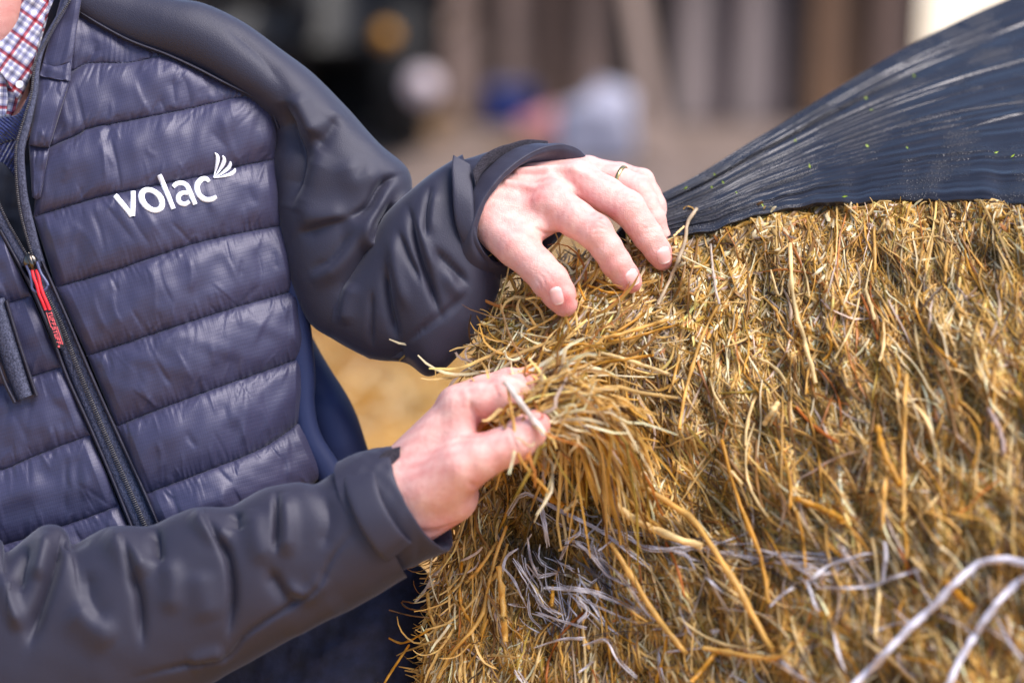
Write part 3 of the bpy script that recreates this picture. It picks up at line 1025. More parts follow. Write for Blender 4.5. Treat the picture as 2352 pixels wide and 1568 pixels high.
def quilt(top, bot, H, seed, name='quilted_baffle', nu=280, nv=52, zoff=0.0, ends=(26, 22), wr=1.0, bias=0.5, mat=None, diag=(-75, -40)):
    T, B = crom(np.array(top, float), nu), crom(np.array(bot, float), nu)
    v = (0.5 - 0.5 * np.cos(np.linspace(0, math.pi, nv)))[None, :, None]
    q = T[:, None] * (1 - v) + B[:, None] * v
    x, y = q[..., 0], q[..., 1]
    L = np.linalg.norm(np.diff(T, axis=0), axis=1).sum()
    hgt = np.linalg.norm(B - T, axis=1)[:, None]
    vv = v[..., 0]
    u = np.linspace(0, 1, nu)[:, None]
    prof = np.clip(4 * vv * (1 - vv), 0, 1) ** 0.55 * (1 + 0.25 * (0.5 - vv) * (bias * 2))
    e = np.clip(u * L / ends[0], 0, 1) ** 0.5 * np.clip((1 - u) * L / ends[1], 0, 1) ** 0.5
    hh = 0.68 * H * np.clip(hgt / 130.0, 0.12, 1.2)
    z = hh * prof * e
    r = np.random.default_rng(seed)
    lst = []
    n = int(L / 9 * wr)
    for i in range(n):                                     # gathers that run in from the stitching
        uu = r.uniform(0.02, 0.98)
        k = int(uu * (nu - 1))
        up = r.random() < 0.5
        p0 = T[k] if up else B[k]
        d = (B[k] - T[k]) * (1 if up else -1)
        ln = min(r.uniform(0.10, 0.42) ** 1.0, 0.8)
        d = d * ln
        sh = r.normal(-0.25 if up else 0.25, 0.5) * np.linalg.norm(d)
        p1 = p0 + d + np.array([sh, 0]) * (1 if up else 1)
        lst.append(([p0 - d * 0.1, (p0 + p1) / 2, p1], r.uniform(2.2, 6), r.uniform(3, 8), r.choice([-1, 1]) * r.uniform(0.6, 2.0)))
    for i in range(int(L / 55 * wr)):                      # longer creases across the baffle
        k = int(r.uniform(0.03, 0.97) * (nu - 1))
        a, b = r.uniform(0.05, 0.45), r.uniform(0.55, 0.95)
        p0 = T[k] * (1 - a) + B[k] * a
        p1 = T[k] * (1 - b) + B[k] * b
        ang = math.radians(r.uniform(*diag))
        ln = np.linalg.norm(p1 - p0)
        p1 = p0 + np.array([-math.cos(ang) * 0 + r.normal(18, 22), ln])
        lst.append(([p0, (p0 + p1) / 2 + r.normal(0, 4, 2), p1], r.uniform(4, 10), r.uniform(6, 15), r.choice([-1, 1]) * r.uniform(1.2, 3.4)))
    d = strokes(x, y, lst) * np.clip(e, 0, 1) * np.clip(hgt / 100, 0.2, 1)
    d += 0.8 * snoise(x, y, seed + 3, 60) * prof * e + 3.0 * snoise(x, y, seed + 5, 120) * prof
    pk = np.sin(u * L / 2.5 + 2.6 * np.sin(u * L / 23.0 + seed)) * (0.6 + 0.4 * np.sin(u * L / 17.0 + seed)) + 0.8 * np.sin(u * L / 6.1 + seed + 1.5 * np.sin(u * L / 40.0))
    d += 1.5 * pk * (np.exp(-vv * hgt / 13) + np.exp(-(1 - vv) * hgt / 13)) * np.clip(vv * hgt / 2, 0, 1) * np.clip((1 - vv) * hgt / 2, 0, 1)
    zz = TZ(x, y) + z + d + zoff
    # rim turned under so that no gap shows between neighbours
    p = np.stack([x, y, zz], -1)
    rim = [p]
    QPTS.append(p.reshape(-1, 3))
    pt, pb = p[:, :1].copy(), p[:, -1:].copy()
    pt[..., 2] -= 40
    pb[..., 2] -= 40
    p = np.concatenate([pt, p, pb], 1)
    sl, sr = p[:1].copy(), p[-1:].copy()
    sl[..., 2] -= 40
    sr[..., 2] -= 40
    p = np.concatenate([sl, p, sr], 0)
    uv = p[..., :2] + np.array([0, 0])
    # thread direction follows the panel: about 13 degrees
    ca, sa = math.cos(math.radians(-15)), math.sin(math.radians(-15))
    uv = np.stack([p[..., 0] * ca + p[..., 1] * sa, -p[..., 0] * sa + p[..., 1] * ca], -1)
    return mk(name, P(p), grid_faces(p.shape[0], p.shape[1]), mat or M_quilt, jacket, uv=uv)


S1 = [(146, 174), (171, 161), (204, 146), (283, 145), (330, 138), (379, 128)]
S2 = [(88, 347), (109, 339), (148, 323), (185, 306), (204, 295), (283, 280), (415, 254), (494, 236), (567, 221)]
S3 = [(77, 498), (132, 481), (237, 451), (330, 432), (428, 412), (491, 399), (540, 384), (632, 366)]
S4 = [(128, 660), (238, 629), (333, 597), (428, 565), (524, 541), (652, 517)]
S5 = [(200, 817), (286, 789), (381, 757), (476, 726), (571, 697), (690, 664)]
S6 = [(267, 979), (333, 952), (414, 921), (524, 881), (619, 848), (702, 817)]
S7 = [(328, 1136), (405, 1107), (476, 1080), (571, 1043), (630, 1012), (692, 965)]
S8 = [(400, 1300), (480, 1262), (560, 1220), (660, 1160), (748, 1085)]
quilt([(156, 16), (176, 28), (230, 60), (300, 98), (345, 117), (379, 126)], S1, 26, 101, wr=0.7)
quilt(S1 + [(450, 160), (520, 196), (567, 219)], S2, 34, 102)
quilt(S2 + [(605, 240), (628, 266), (638, 300)], S3, 36, 103, wr=0.8)
quilt(S3, S4, 38, 104, wr=0.8)
quilt(S4, S5, 38, 105)
quilt(S5, S6, 38, 106)
quilt(S6, S7, 40, 107)
quilt(S7, S8, 38, 108)
# the other front, left of the zip
quilt([(-190, 640), (-60, 560), (-2, 536), (10, 555)], [(-190, 740), (0, 700), (40, 690), (72, 678)], 30, 111)
quilt([(-190, 740), (0, 700), (40, 690), (72, 678)], [(-190, 930), (20, 880), (76, 864), (143, 842)], 30, 112)
quilt([(-190, 930), (20, 880), (76, 864), (143, 842)], [(-190, 1120), (0, 1079), (48, 1060), (119, 1031), (208, 998)], 32, 113)
quilt([(-190, 1120), (0, 1079), (48, 1060), (119, 1031), (208, 998)], [(-190, 1290), (0, 1252), (143, 1207), (214, 1183), (274, 1159)], 32, 114)
quilt([(-190, 1290), (0, 1252), (143, 1207), (214, 1183), (274, 1159)], [(-100, 1420), (100, 1370), (330, 1290)], 32, 115)
# stand collar, folded open, in four short baffles
CA = [(98, 146), (130, 152), (165, 142)]
CB = [(90, 174), (120, 181), (161, 186)]
CC_ = [(66, 332), (86, 337), (114, 338)]
quilt([(150, -40), (168, -42), (194, -45)], CA, 13, 121, nu=70, zoff=44, wr=1.5, ends=(14, 10))
quilt(CA, CB, 12, 122, nu=70, nv=30, zoff=46, ends=(14, 10))
quilt(CB, CC_, 24, 123, nu=80, zoff=36, ends=(16, 12), wr=2.0)
quilt(CC_, [(74, 452), (83, 458), (93, 454)], 20, 124, nu=60, zoff=22, ends=(12, 10), wr=2.0)


def surf(x, y):
    """height of the finished quilting under a drawn point"""
    q = SURF
    d = (q[:, 0][None] - np.ravel(x)[:, None]) ** 2 + (q[:, 1][None] - np.ravel(y)[:, None]) ** 2
    k = np.argpartition(d, 6, axis=1)[:, :6]
    return q[k, 2].max(1).reshape(np.shape(x))


SURF = np.vstack(QPTS)[::3]


def strip(cl, w, z, mat, name, parent, n=160, crown=4.0, zfun=None, cols=9):
    """a band along drawn points"""
    c = crom(np.array(cl, float), n)
    t = np.gradient(c[:, :2], axis=0)
    t /= np.linalg.norm(t, axis=1)[:, None]
    nn = np.stack([-t[:, 1], t[:, 0]], 1)
    s = np.linspace(-1, 1, cols)
    w = np.broadcast_to(np.asarray(w, float), (n,)) if np.ndim(w) == 0 else np.interp(np.linspace(0, 1, n), np.linspace(0, 1, len(w)), w)
    p = np.zeros((n, cols, 3))
    p[..., :2] = c[:, None, :2] + nn[:, None] * (s[None, :, None] * w[:, None, None] * 0.5)
    zf_ = zfun(p[..., 0], p[..., 1]) if zfun is not None else TZ(p[..., 0], p[..., 1])
    p[..., 2] = zf_ + z + crown * (1 - s[None] ** 2)
    p[:, 0, 2] -= 14
    p[:, -1, 2] -= 14
    return mk(name, P(p), grid_faces(n, cols), mat, parent)


# main zip: two tapes that part above the slider
strip([(75, 600), (100, 655), (140, 745), (180, 850), (232, 975), (290, 1110), (345, 1235), (372, 1300)], [46, 48, 52, 54, 58, 60], 8, M_tape, 'zip_tape', jacket)
strip([(160, -40), (150, 12), (122, 62), (96, 112), (84, 160), (80, 205), (66, 270), (52, 320), (46, 352), (48, 400), (55, 460), (72, 540), (92, 612)], [14, 14, 14, 16, 20, 22, 22, 26, 28], 38, M_tape, 'zip_tape', jacket,
      zfun=lambda x, y: TZ(x, y) + np.interp(y, [0, 200, 420, 600], [26, 20, 0, -24]))
strip([(-60, 350), (-30, 420), (-4, 490), (30, 555), (60, 606)], [22, 24, 26, 28], 12, M_tape, 'zip_tape', jacket)
strip([(-14, 690), (8, 760), (36, 850), (58, 912)], [50, 54, 52, 44], 34, M_tape, 'pocket_zip', jacket, crown=14)
strip([(-42, 700), (-22, 780), (8, 870), (34, 924)], 9, 40, M_piping, 'pocket_piping', jacket, crown=8)
strip([(14, 690), (38, 770), (64, 850), (84, 908)], 9, 40, M_piping, 'pocket_piping', jacket, crown=8)
# stitched edges beside the zip
strip([(96, 600), (118, 650), (160, 745), (204, 850), (260, 975), (322, 1110), (376, 1235), (400, 1300)], 9, 16, M_piping, 'zip_edge_seam', jacket, crown=7)
strip([(0, 528), (40, 600), (76, 668), (118, 770), (156, 870), (204, 975), (262, 1110), (312, 1235)], 9, 14, M_piping, 'zip_edge_seam', jacket, crown=7)
# raglan seam piping along the shoulder
strip([(174, 22), (230, 57), (300, 94), (380, 124), (450, 156), (520, 192), (580, 222), (622, 256), (640, 296)], 7, 18, M_piping, 'shoulder_seam', jacket, crown=6)


def teeth(line, step, size, z, name, zfun=None, mat=None):
    c = np.array(line, float)
    L = np.linalg.norm(np.diff(crom(c, 300), axis=0), axis=1).sum()
    c = crom(c, int(L / step))
    t = np.gradient(c, axis=0)
    t /= np.linalg.norm(t, axis=1)[:, None]
    parts = []
    for i, (p, d) in enumerate(zip(c, t)):
        nn = np.array([-d[1], d[0]])
        a, b = d * size[0] / 2, nn * size[1] / 2
        z0 = float(TZ(p[0], p[1]) if zfun is None else zfun(p[0], p[1])) + z
        q = [(*(p + sa * a + sb * b), z0) for sa, sb in ((-1, -1), (1, -1), (1, 1), (-1, 1))]
        q2 = [(*(p + 0.6 * sa * a + 0.8 * sb * b), z0 + size[2]) for sa, sb in ((-1, -1), (1, -1), (1, 1), (-1, 1))]
        parts.append((P(np.array(q + q2)), [[4, 5, 6, 7], [0, 1, 5, 4], [1, 2, 6, 5], [2, 3, 7, 6], [3, 0, 4, 7]]))
    v, f = join(parts)
    o = mk(name, v, f, mat or M_teeth, jacket)
    o['kind'] = 'stuff'
    return o


zf2 = lambda x, y: TZ(x, y) + np.interp(y, [0, 200, 420, 600], [26, 20, 0, -24])
teeth([(163, -30), (161, 0), (135, 40), (110, 88), (84, 135), (77, 172), (71, 220), (55, 271), (41, 318), (36, 351), (38, 421), (48, 494), (70, 574), (78, 596)], 4.6, (3.4, 6, 4), 40, 'zip_teeth', zf2)
teeth([(-48, 352), (-20, 420), (8, 490), (42, 552), (70, 598)], 4.6, (3.4, 6, 4), 16, 'zip_teeth')
teeth([(84, 640), (140, 745), (180, 850), (232, 975), (290, 1110), (345, 1235)], 5.0, (3.2, 12, 3.5), 13, 'zip_coil')

for q in (S1[1:], S2[1:], S3, S4, S5, S6, S7):
    teeth(q, 8.0, (5.4, 2.4, 1.6), 1.5, 'seam_stitching', mat=M_piping)

# slider, pull loop, red cord and rubber tag (drawn from the close view)
def zz(pts):
    return [(a / 5.463, b / 5.463 + 545.5) for a, b in pts]


ZT = 34
sl = np.array(zz([(300, 250), (320, 205), (380, 195), (430, 220), (465, 260), (475, 310), (450, 350), (400, 400), (360, 390), (310, 360), (285, 320)]))
cen = sl.mean(0)
rows = []
for k, zz_ in ((1.0, 0), (1.0, 9), (0.82, 15), (0.4, 17), (0.01, 17)):
    q = cen + (sl - cen) * k
    rows.append(np.concatenate([q, np.full((len(q), 1), float(TZ(*cen)) + ZT - 14 + zz_)], 1))
mk('zip_slider', P(np.stack(rows, 1)), grid_faces(len(sl), 5, cu=True), M_gun, jacket, smooth=False)
br = np.array([(*p, float(TZ(*p)) + ZT + h) for p, h in zip(zz([(360, 215), (375, 250), (400, 330), (420, 395)]), (2, 12, 13, 4))])
v, f = sweep(P(crom(br, 14)), 5.5 * PX, 8)
mk('slider_bridge', v, f, M_gun, jacket)
lp = zz([(330, 345), (375, 450), (400, 560), (405, 640), (450, 680), (520, 680), (580, 640), (600, 590), (560, 520), (510, 440), (460, 300)])
lp = np.array([(*p, float(TZ(*p)) + ZT + 8) for p in lp])
v, f = sweep(P(crom(lp, 44)), 3.4 * PX, 8)
mk('pull_loop', v, f, M_loop, jacket)
for dx in (-26, 26):
    cp = zz([(430 + dx, 410), (455 + dx * 1.2, 500), (485 + dx * 0.8, 600), (520 + dx, 720), (560 + dx, 810), (600 + dx, 910)])
    cp = np.array([(*p, float(TZ(*p)) + ZT + h) for p, h in zip(cp, (6, 10, 14, 16, 16, 14))])
    v, f = sweep(P(crom(cp, 26)), 3.9 * PX, 8)
    mk('pull_cord', v, f, M_red, jacket)
TG0, TG1 = np.array(zz([(608, 905)])[0]), np.array(zz([(765, 1385)])[0])
ax = (TG1 - TG0) / np.linalg.norm(TG1 - TG0)
nx = np.array([-ax[1], ax[0]])
Lg = np.linalg.norm(TG1 - TG0)
tz0 = float(TZ(*((TG0 + TG1) / 2))) + ZT + 8
out = []
for s, w in ((0, 9.5), (0.05, 10.5), (0.4, 12), (0.8, 12.5), (0.93, 11), (0.985, 7), (1.0, 2)):
    out.append((TG0 + ax * Lg * s, w))
prof = np.linspace(0, 2 * math.pi, 16, endpoint=False)
tv = np.array([[(*(c + nx * w * np.sign(math.cos(a)) * abs(math.cos(a)) ** 0.5), tz0 + 5.5 * np.sign(math.sin(a)) * abs(math.sin(a)) ** 0.5) for a in prof] for c, w in out])
tf = grid_faces(len(out), 16, cv=True).tolist() + [list(range(16)), list(range((len(out) - 1) * 16, len(out) * 16))]
mk('pull_tag', P(tv), tf, M_rubber, jacket)


def letter_prism(polys, z, h, mat, name, zfun=None):
    """flat raised marks from outline polygons in drawing units"""
    parts = []
    for p in polys:
        p = np.array(p, float)
        n = len(p)
        zb = np.full(n, z) if zfun is None else zfun(p[:, 0], p[:, 1]) + z
        v = np.vstack([np.c_[p, zb], np.c_[p, zb + h]])
        parts.append((P(v), [list(range(n, 2 * n))] + [[i, (i + 1) % n, n + (i + 1) % n, n + i] for i in range(n)]))
    v, f = join(parts)
    return mk(name, v, f, mat, jacket, smooth=False)


# lettering on the tag: blocky slanted capitals running along it, between two bars
FONT = {'T': [[(0, 0), (1, 0), (1, .24), (0, .24)], [(.36, .24), (.64, .24), (.64, 1), (.36, 1)]],
        'U': [[(0, 0), (.28, 0), (.28, 1), (0, 1)], [(.72, 0), (1, 0), (1, 1), (.72, 1)], [(.28, .76), (.72, .76), (.72, 1), (.28, 1)]],
        'F': [[(0, 0), (.28, 0), (.28, 1), (0, 1)], [(.28, 0), (1, 0), (1, .24), (.28, .24)], [(.28, .4), (.85, .4), (.85, .62), (.28, .62)]],
        'S': [[(0, 0), (1, 0), (1, .22), (0, .22)], [(0, .22), (.28, .22), (.28, .6), (0, .6)], [(.28, .4), (1, .4), (1, .6), (.28, .6)], [(.72, .6), (1, .6), (1, 1), (.72, 1)], [(0, .8), (.72, .8), (.72, 1), (0, 1)]]}
adv = Lg * 0.86 / 9.0
for i, ch in enumerate('TUFFSTUFF'):
    polys = []
    up = -10.5 + 1.0 if i < 4 else -8.0
    for poly in FONT[ch]:
        q = []
        for a, b in poly:
            s = Lg * 0.06 + (i + a * 0.80 - 0.22 * (b - 0.5)) * adv
            tt = (-6.0 + b * 9.5) if i < 4 else (-4.0 + b * 9.5)
            q.append(TG0 + ax * s + nx * tt)
        polys.append(q)
    letter_prism(polys, tz0 + 5.2, 1.2, M_redprint, 'tag_letter')
letter_prism([[TG0 + ax * Lg * a + nx * b for a, b in ((0.05, 5.4), (0.44, 5.4), (0.44, 7.4), (0.05, 7.4))],
              [TG0 + ax * Lg * a + nx * b for a, b in ((0.46, -7.6), (0.93, -7.6), (0.93, -5.6), (0.46, -5.6))]], tz0 + 5.0, 1.0, M_redprint, 'tag_bar')
a8 = np.linspace(0, 2 * math.pi, 14, endpoint=False)
letter_prism([[TG0 + ax * (Lg * 0.945 + 2.6 * math.cos(a)) + nx * (3.5 + 2.6 * math.sin(a)) for a in a8]], tz0 + 4.6, 1.2, M_redprint, 'tag_mark')

# white embroidered word and fan of leaves on the chest
def lg(pts):
    return [(a / 6.8267 + 229.7, b / 6.8267 + 321.6) for a, b in pts]


def embroider(polylines, name, closed=False):
    """satin-stitch strokes: polylines of (x, y, width) in the close view"""
    parts = []
    for pl, cl in polylines:
        c = np.array(pl, float)
        if cl:
            c = np.vstack([c, c[:1]])
        k = max(10, int(np.linalg.norm(np.diff(c[:, :2], axis=0), axis=1).sum() / 16))
        c = crom(c, k) if len(c) > 2 else np.stack([np.linspace(c[0, j], c[1, j], k) for j in range(3)], 1)
        c = np.concatenate([np.array(lg(c[:, :2])), c[:, 2:3] / 6.8267], 1)
        t = np.gradient(c[:, :2], axis=0)
        if cl:
            t[0] = t[-1] = c[1, :2] - c[-2, :2]
        t /= np.linalg.norm(t, axis=1)[:, None] + 1e-9
        nn = np.stack([-t[:, 1], t[:, 0]], 1)
        s = np.linspace(-1, 1, 7)
        p = np.zeros((k, 7, 3))
        jit = 1 + 0.03 * np.random.default_rng(k).normal(size=(k, 1, 1))
        p[..., :2] = c[:, None, :2] + nn[:, None] * (s[None, :, None] * c[:, 2][:, None, None] * 0.5) * jit
        h = surf(p[..., 0], p[..., 1])
        h = 0.5 * h + 0.5 * h.mean(1, keepdims=True)
        kk = np.ones(7) / 7.0
        hs = np.apply_along_axis(lambda q: np.convolve(np.pad(q, 3, mode='edge'), kk, 'valid'), 0, h)
        p[..., 2] = np.maximum(hs, h) + 0.5 + 1.8 * np.sqrt(np.clip(1 - s[None] ** 2, 0, 1))
        p[:, 0, 2] -= 3
        p[:, -1, 2] -= 3
        parts.append((P(p), grid_faces(k, 7).tolist()))
    v, f = join(parts)
    return mk(name, v, f, M_thread, jacket)


embroider([([(232, 865, 88), (500, 1190, 92)], False), ([(518, 798, 78), (512, 1190, 88)], False)], 'embroidered_letter')
el = [(810 + 160 * math.cos(a) * 1.0 + 20 * math.sin(a), 945 + 155 * math.sin(a) + 62 * math.cos(a) * 0.6, 88 + 14 * abs(math.cos(a))) for a in np.linspace(0, 2 * math.pi, 20, endpoint=False)]
embroider([(el, True)], 'embroidered_letter')
embroider([([(930, 545, 84), (1150, 1080, 84)], False)], 'embroidered_letter')
embroider([([(1150, 735, 66), (1200, 690, 80), (1290, 680, 84), (1360, 720, 84), (1400, 800, 84), (1440, 900, 84), (1490, 1010, 80)], False),
           ([(1385, 835, 70), (1290, 835, 76), (1228, 890, 84), (1238, 970, 84), (1320, 1010, 80), (1405, 965, 66)], False)], 'embroidered_letter')
embroider([([(1710, 655, 60), (1660, 612, 80), (1590, 622, 88), (1530, 690, 90), (1522, 780, 92), (1560, 870, 90), (1640, 930, 90), (1740, 935, 86), (1830, 890, 60)], False)], 'embroidered_letter')
for pl in ([(1800, 200, 12), (1838, 250, 58), (1842, 330, 66), (1822, 430, 48), (1795, 540, 22), (1780, 590, 10)],
           [(1920, 245, 20), (1945, 300, 62), (1930, 370, 72), (1880, 460, 50), (1830, 540, 22), (1782, 592, 8)],
           [(2040, 335, 20), (2040, 380, 58), (2010, 440, 70), (1930, 510, 46), (1850, 565, 20), (1784, 594, 8)],
           [(2118, 445, 20), (2105, 490, 56), (2050, 535, 64), (1960, 565, 44), (1870, 585, 20), (1786, 596, 8)]):
    embroider([(pl, False)], 'embroidered_leaf')

# ---- opening at the neck: shirt, sweater, lining
def patch(pts_top, pts_bot, z, name, mat, parent, nu=60, nv=40, bulge=10, uvrot=0.0, uvs=1.0, folds=(), zt=None):
    T, B = crom(np.array(pts_top, float), nu), crom(np.array(pts_bot, float), nu)
    v = np.linspace(0, 1, nv)[None, :, None]
    q = T[:, None] * (1 - v) + B[:, None] * v
    s = np.linspace(0, 1, nv)[None]
    zt_ = z if zt is None else np.interp(np.linspace(0, 1, nu), np.linspace(0, 1, len(zt)), zt)[:, None]
    zz_ = zt_ + bulge * (4 * s * (1 - s)) ** 0.5 + strokes(q[..., 0], q[..., 1], folds) + 1.5 * snoise(q[..., 0], q[..., 1], nu + nv, 50)
    p = np.concatenate([q, zz_[..., None]], -1)
    bk = p.copy()
    bk[..., 2] -= 8 + bulge * 0.5
    full = np.concatenate([p, bk[:, ::-1]], 1)
    ca, sa = math.cos(uvrot), math.sin(uvrot)
    uv = np.stack([full[..., 0] * ca + full[..., 1] * sa, -full[..., 0] * sa + full[..., 1] * ca], -1) * uvs
    return mk(name, P(full), grid_faces(nu, full.shape[1], cv=True), mat, parent, uv=uv)


shirt = patch([(-160, 150), (-60, 120), (0, 110), (40, 90), (110, 40)], [(-160, 360), (-60, 330), (0, 280), (30, 262), (70, 180)], -70, 'shirt', M_check, person, bulge=8, uvrot=0.25)
patch([(-60, 130), (-10, 100), (14, 84), (38, 52), (47, 20), (52, -30)], [(20, 160), (36, 222), (48, 218), (72, 160), (92, 90), (120, -30)], -46, 'shirt_collar', M_check, shirt, bulge=12, uvrot=0.62,
      folds=[([(60, 20), (50, 90), (30, 150)], 10, 14, 5)])
patch([(-60, 180), (-20, 150), (0, 150), (10, 170)], [(-60, 290), (-20, 280), (10, 270), (20, 230)], -58, 'button_placket', M_check, shirt, bulge=8, uvrot=0.05)
patch([(58, -40), (75, -20), (96, -10), (112, -30)], [(80, 90), (92, 80), (100, 60), (128, -10)], -58, 'collar_stand', M_check, shirt, bulge=6, uvrot=0.95)
bc = P([45.5, 195, -22])
nb = -DIRV + 0.15 * UPV
v, f = lathe(bc, nb, [(0.1 * PX, 0), (8 * PX, 0), (9.6 * PX, 2 * PX), (9 * PX, 4 * PX), (6.5 * PX, 3.2 * PX), (5 * PX, 2.4 * PX), (0.1 * PX, 2.4 * PX)], 24)
mk('shirt_button', v, f, M_button, shirt)
sweater = patch([(-160, 330), (-60, 325), (0, 300), (40, 285), (70, 230)], [(-160, 620), (-60, 560), (0, 470), (20, 440), (60, 340)], -44, 'sweater', M_wool, person, bulge=10, uvrot=0.5, uvs=1.0)
patch([(-60, 292), (-10, 272), (14, 268), (40, 262), (58, 234), (80, 186)], [(-60, 336), (-4, 332), (16, 326), (44, 316), (70, 276), (96, 224)], -36, 'neck_band', M_wool, sweater, bulge=12, uvrot=-0.9, uvs=1.3)
patch([(-160, 420), (-40, 390), (0, 372), (30, 400), (46, 440)], [(-160, 700), (-20, 640), (20, 620), (50, 620), (80, 610)], -20, 'front_lining', M_lining, jacket, bulge=6)

# ---- sleeves
def z1_(pts):
    return [(a / 3.4133 + 1004.9, b / 3.4133 + 287.1) for a, b in pts]


SOFT = []


def sleeve(name, A, B, zc, dz, nu, nv, folds, noise, mat, parent, e=0.9):
    folds = [(q[0], q[1] * 1.1, q[2] * 1.1, q[3] * 1.6) if q[3] < 0 else (q[0], q[1] * 1.55, q[2] * 1.55, q[3] * 1.35) for q in folds]
    noise = [(q[0] * 0.4, q[1] * 1.6, q[2]) for q in noise if q[1] > 50]
    p, _, _ = ladder(A, B, zc, dz, nu, nv, folds, noise, e)
    return mk(name, P(p), grid_faces(nu, nv, cv=True), mat, parent)


def z4(pts):
    return [(a / 2.2755 + 602.9, b / 2.2755 + 229.7) for a, b in pts]


upper_folds = [
    (z4([(150, -30), (185, 40), (230, 130), (275, 205)]), 16, 10, 14), (z4([(275, 205), (330, 130), (420, 60)]), 12, 16, 5),
    (z4([(120, 10), (135, 160), (200, 300), (150, 560)]), 26, 30, -24), (z4([(400, 80), (330, 200), (280, 260)]), 16, 22, -10),
    (z4([(300, 260), (230, 430), (170, 590)]), 22, 14, 10),
    (z4([(440, 300), (480, 420), (560, 400), (620, 380)]), 14, 20, 7), (z4([(700, 395), (620, 450), (550, 560), (450, 620)]), 12, 9, -16),
    (z4([(460, 625), (340, 650), (190, 700)]), 22, 8, -10), (z4([(180, 610), (300, 610), (440, 600)]), 16, 16, 8),
    (z4([(560, 560), (500, 720), (400, 860), (260, 960)]), 14, 18, 12), (z4([(470, 680), (360, 830), (250, 900)]), 9, 12, -9),
    (z4([(690, 400), (560, 640), (560, 750), (640, 740), (720, 590), (780, 480)]), 9, 9, 13), (z4([(690, 540), (640, 620), (600, 690)]), 8, 8, -16),
    (z4([(600, 760), (500, 900), (420, 1050)]), 12, 16, -12), (z4([(700, 60), (620, 160), (560, 300)]), 26, 26, 5),
    ([(300, 20), (420, 60), (520, 120), (600, 190)], 30, 30, 5), ([(520, 60), (600, 130), (650, 200)], 22, 16, -5),
]
sleeve('upper_sleeve', [(120, -70), (300, -22), (400, -2), (470, 10), (560, 50), (650, 118), (722, 172), (800, 250), (870, 328), (925, 374), (944, 405), (950, 450), (972, 540), (1010, 660), (1040, 760), (1030, 820)],
       [(165, 30), (225, 72), (285, 105), (360, 132), (435, 165), (515, 205), (575, 240), (612, 275), (622, 330), (625, 400), (632, 470), (645, 545), (668, 650), (708, 740), (770, 782), (850, 824)],
       [-80, -84, -90, -95, -105, -115, -125, -130, -130, -120, -115, -105, -100, -95, -90, -85], [40, 50, 60, 70, 80, 92, 105, 115, 118, 118, 115, 110, 105, 100, 95, 85],
       220, 150, upper_folds, [(2.0, 120, 3), (1.0, 45, 4)], M_soft, jacket)
fore_folds = [
    (z4([(880, 450), (855, 560), (850, 720)]), 8, 8, -9), (z4([(900, 470), (880, 600), (880, 700)]), 10, 12, 6),
    (z4([(760, 560), (800, 740), (850, 900), (930, 1120)]), 9, 9, -14), (z4([(710, 690), (760, 820), (830, 950)]), 7, 9, -9),
    (z4([(890, 780), (980, 860), (1080, 960)]), 8, 12, -10), (z4([(640, 860), (660, 1050), (710, 1260)]), 9, 12, -14),
    (z4([(570, 1000), (565, 1150), (570, 1300)]), 7, 9, -7), (z4([(1060, 1020), (980, 1100), (880, 1170), (760, 1260)]), 5, 8, -7),
    (z4([(680, 700), (700, 900), (760, 1100)]), 10, 10, 8), (z4([(800, 600), (850, 760), (900, 900)]), 8, 10, 6), (z4([(480, 950), (440, 1050), (430, 1180)]), 12, 9, 9),
    (z4([(960, 900), (1000, 980), (1060, 1020)]), 10, 10, 6), (z4([(740, 1280), (720, 1360), (800, 1420)]), 10, 10, -8),
]
sleeve('forearm_sleeve', [(770, 660), (830, 580), (878, 500), (925, 452), (958, 424), (1000, 392), (1040, 366), (1062, 354)],
       [(760, 772), (850, 822), (930, 834), (986, 864), (1050, 820), (1110, 745), (1142, 678), (1150, 640)],
       [-70, -52, -40, -25, -16, -16, -24, -30], [62, 90, 104, 108, 102, 88, 68, 56], 170, 130, fore_folds, [(2.0, 90, 13), (0.8, 35, 14)], M_soft, jacket)


def loft(rings, nu, nv, mat, name, parent, noise=0.0, seed=0, thick=0.0):
    R = np.array([np.concatenate(q) for q in rings], float)
    R = crom_u(R, nu)
    ph = np.linspace(0, 2 * math.pi, nv, endpoint=False)
    p = R[:, None, 0:3] + R[:, None, 3:6] * np.cos(ph)[None, :, None] + R[:, None, 6:9] * np.sin(ph)[None, :, None]
    if noise:
        n = nrm_grid(p, cv=True)
        p = p + n * (noise * snoise(p[..., 0], p[..., 1] + p[..., 2], seed, 50))[..., None]
    return mk(name, P(p), grid_faces(nu, nv, cv=True), mat, parent), p


# far cuff: rings given by centre and two half axes; the opening faces right and a little to the lens
def vring(c, a, b):
    return (np.array(c, float), np.array(a, float), np.array(b, float))


loft([vring((1075, 512, -30), (-6, -146, -16), (-56, 0, 66)), vring((1130, 500, -26), (28, -158, -26), (-80, 0, 80)), vring((1175, 488, -20), (54, -158, -32), (-100, -4, 88)),
      vring((1212, 476, -12), (72, -146, -36), (-112, -4, 92)), vring((1222, 474, -11), (70, -138, -36), (-114, -4, 88)), vring((1216, 478, -14), (62, -126, -32), (-104, -4, 80)), vring((1160, 496, -24), (50, -118, -28), (-90, 0, 66))],
     70, 130, M_soft, 'far_cuff', jacket, 0.6, 8)
sleeve('cuff_tab', z1_([(122, 235), (112, 330), (118, 500), (126, 650), (150, 800), (200, 930), (280, 1050), (350, 1140)]), z1_([(262, 312), (272, 450), (282, 600), (290, 750), (312, 880), (360, 985), (430, 1065), (492, 1110)]),
       [30, 52, 72, 78, 76, 66, 48, 30], [9] * 8, 90, 40, [], [], M_soft, jacket, e=0.45)
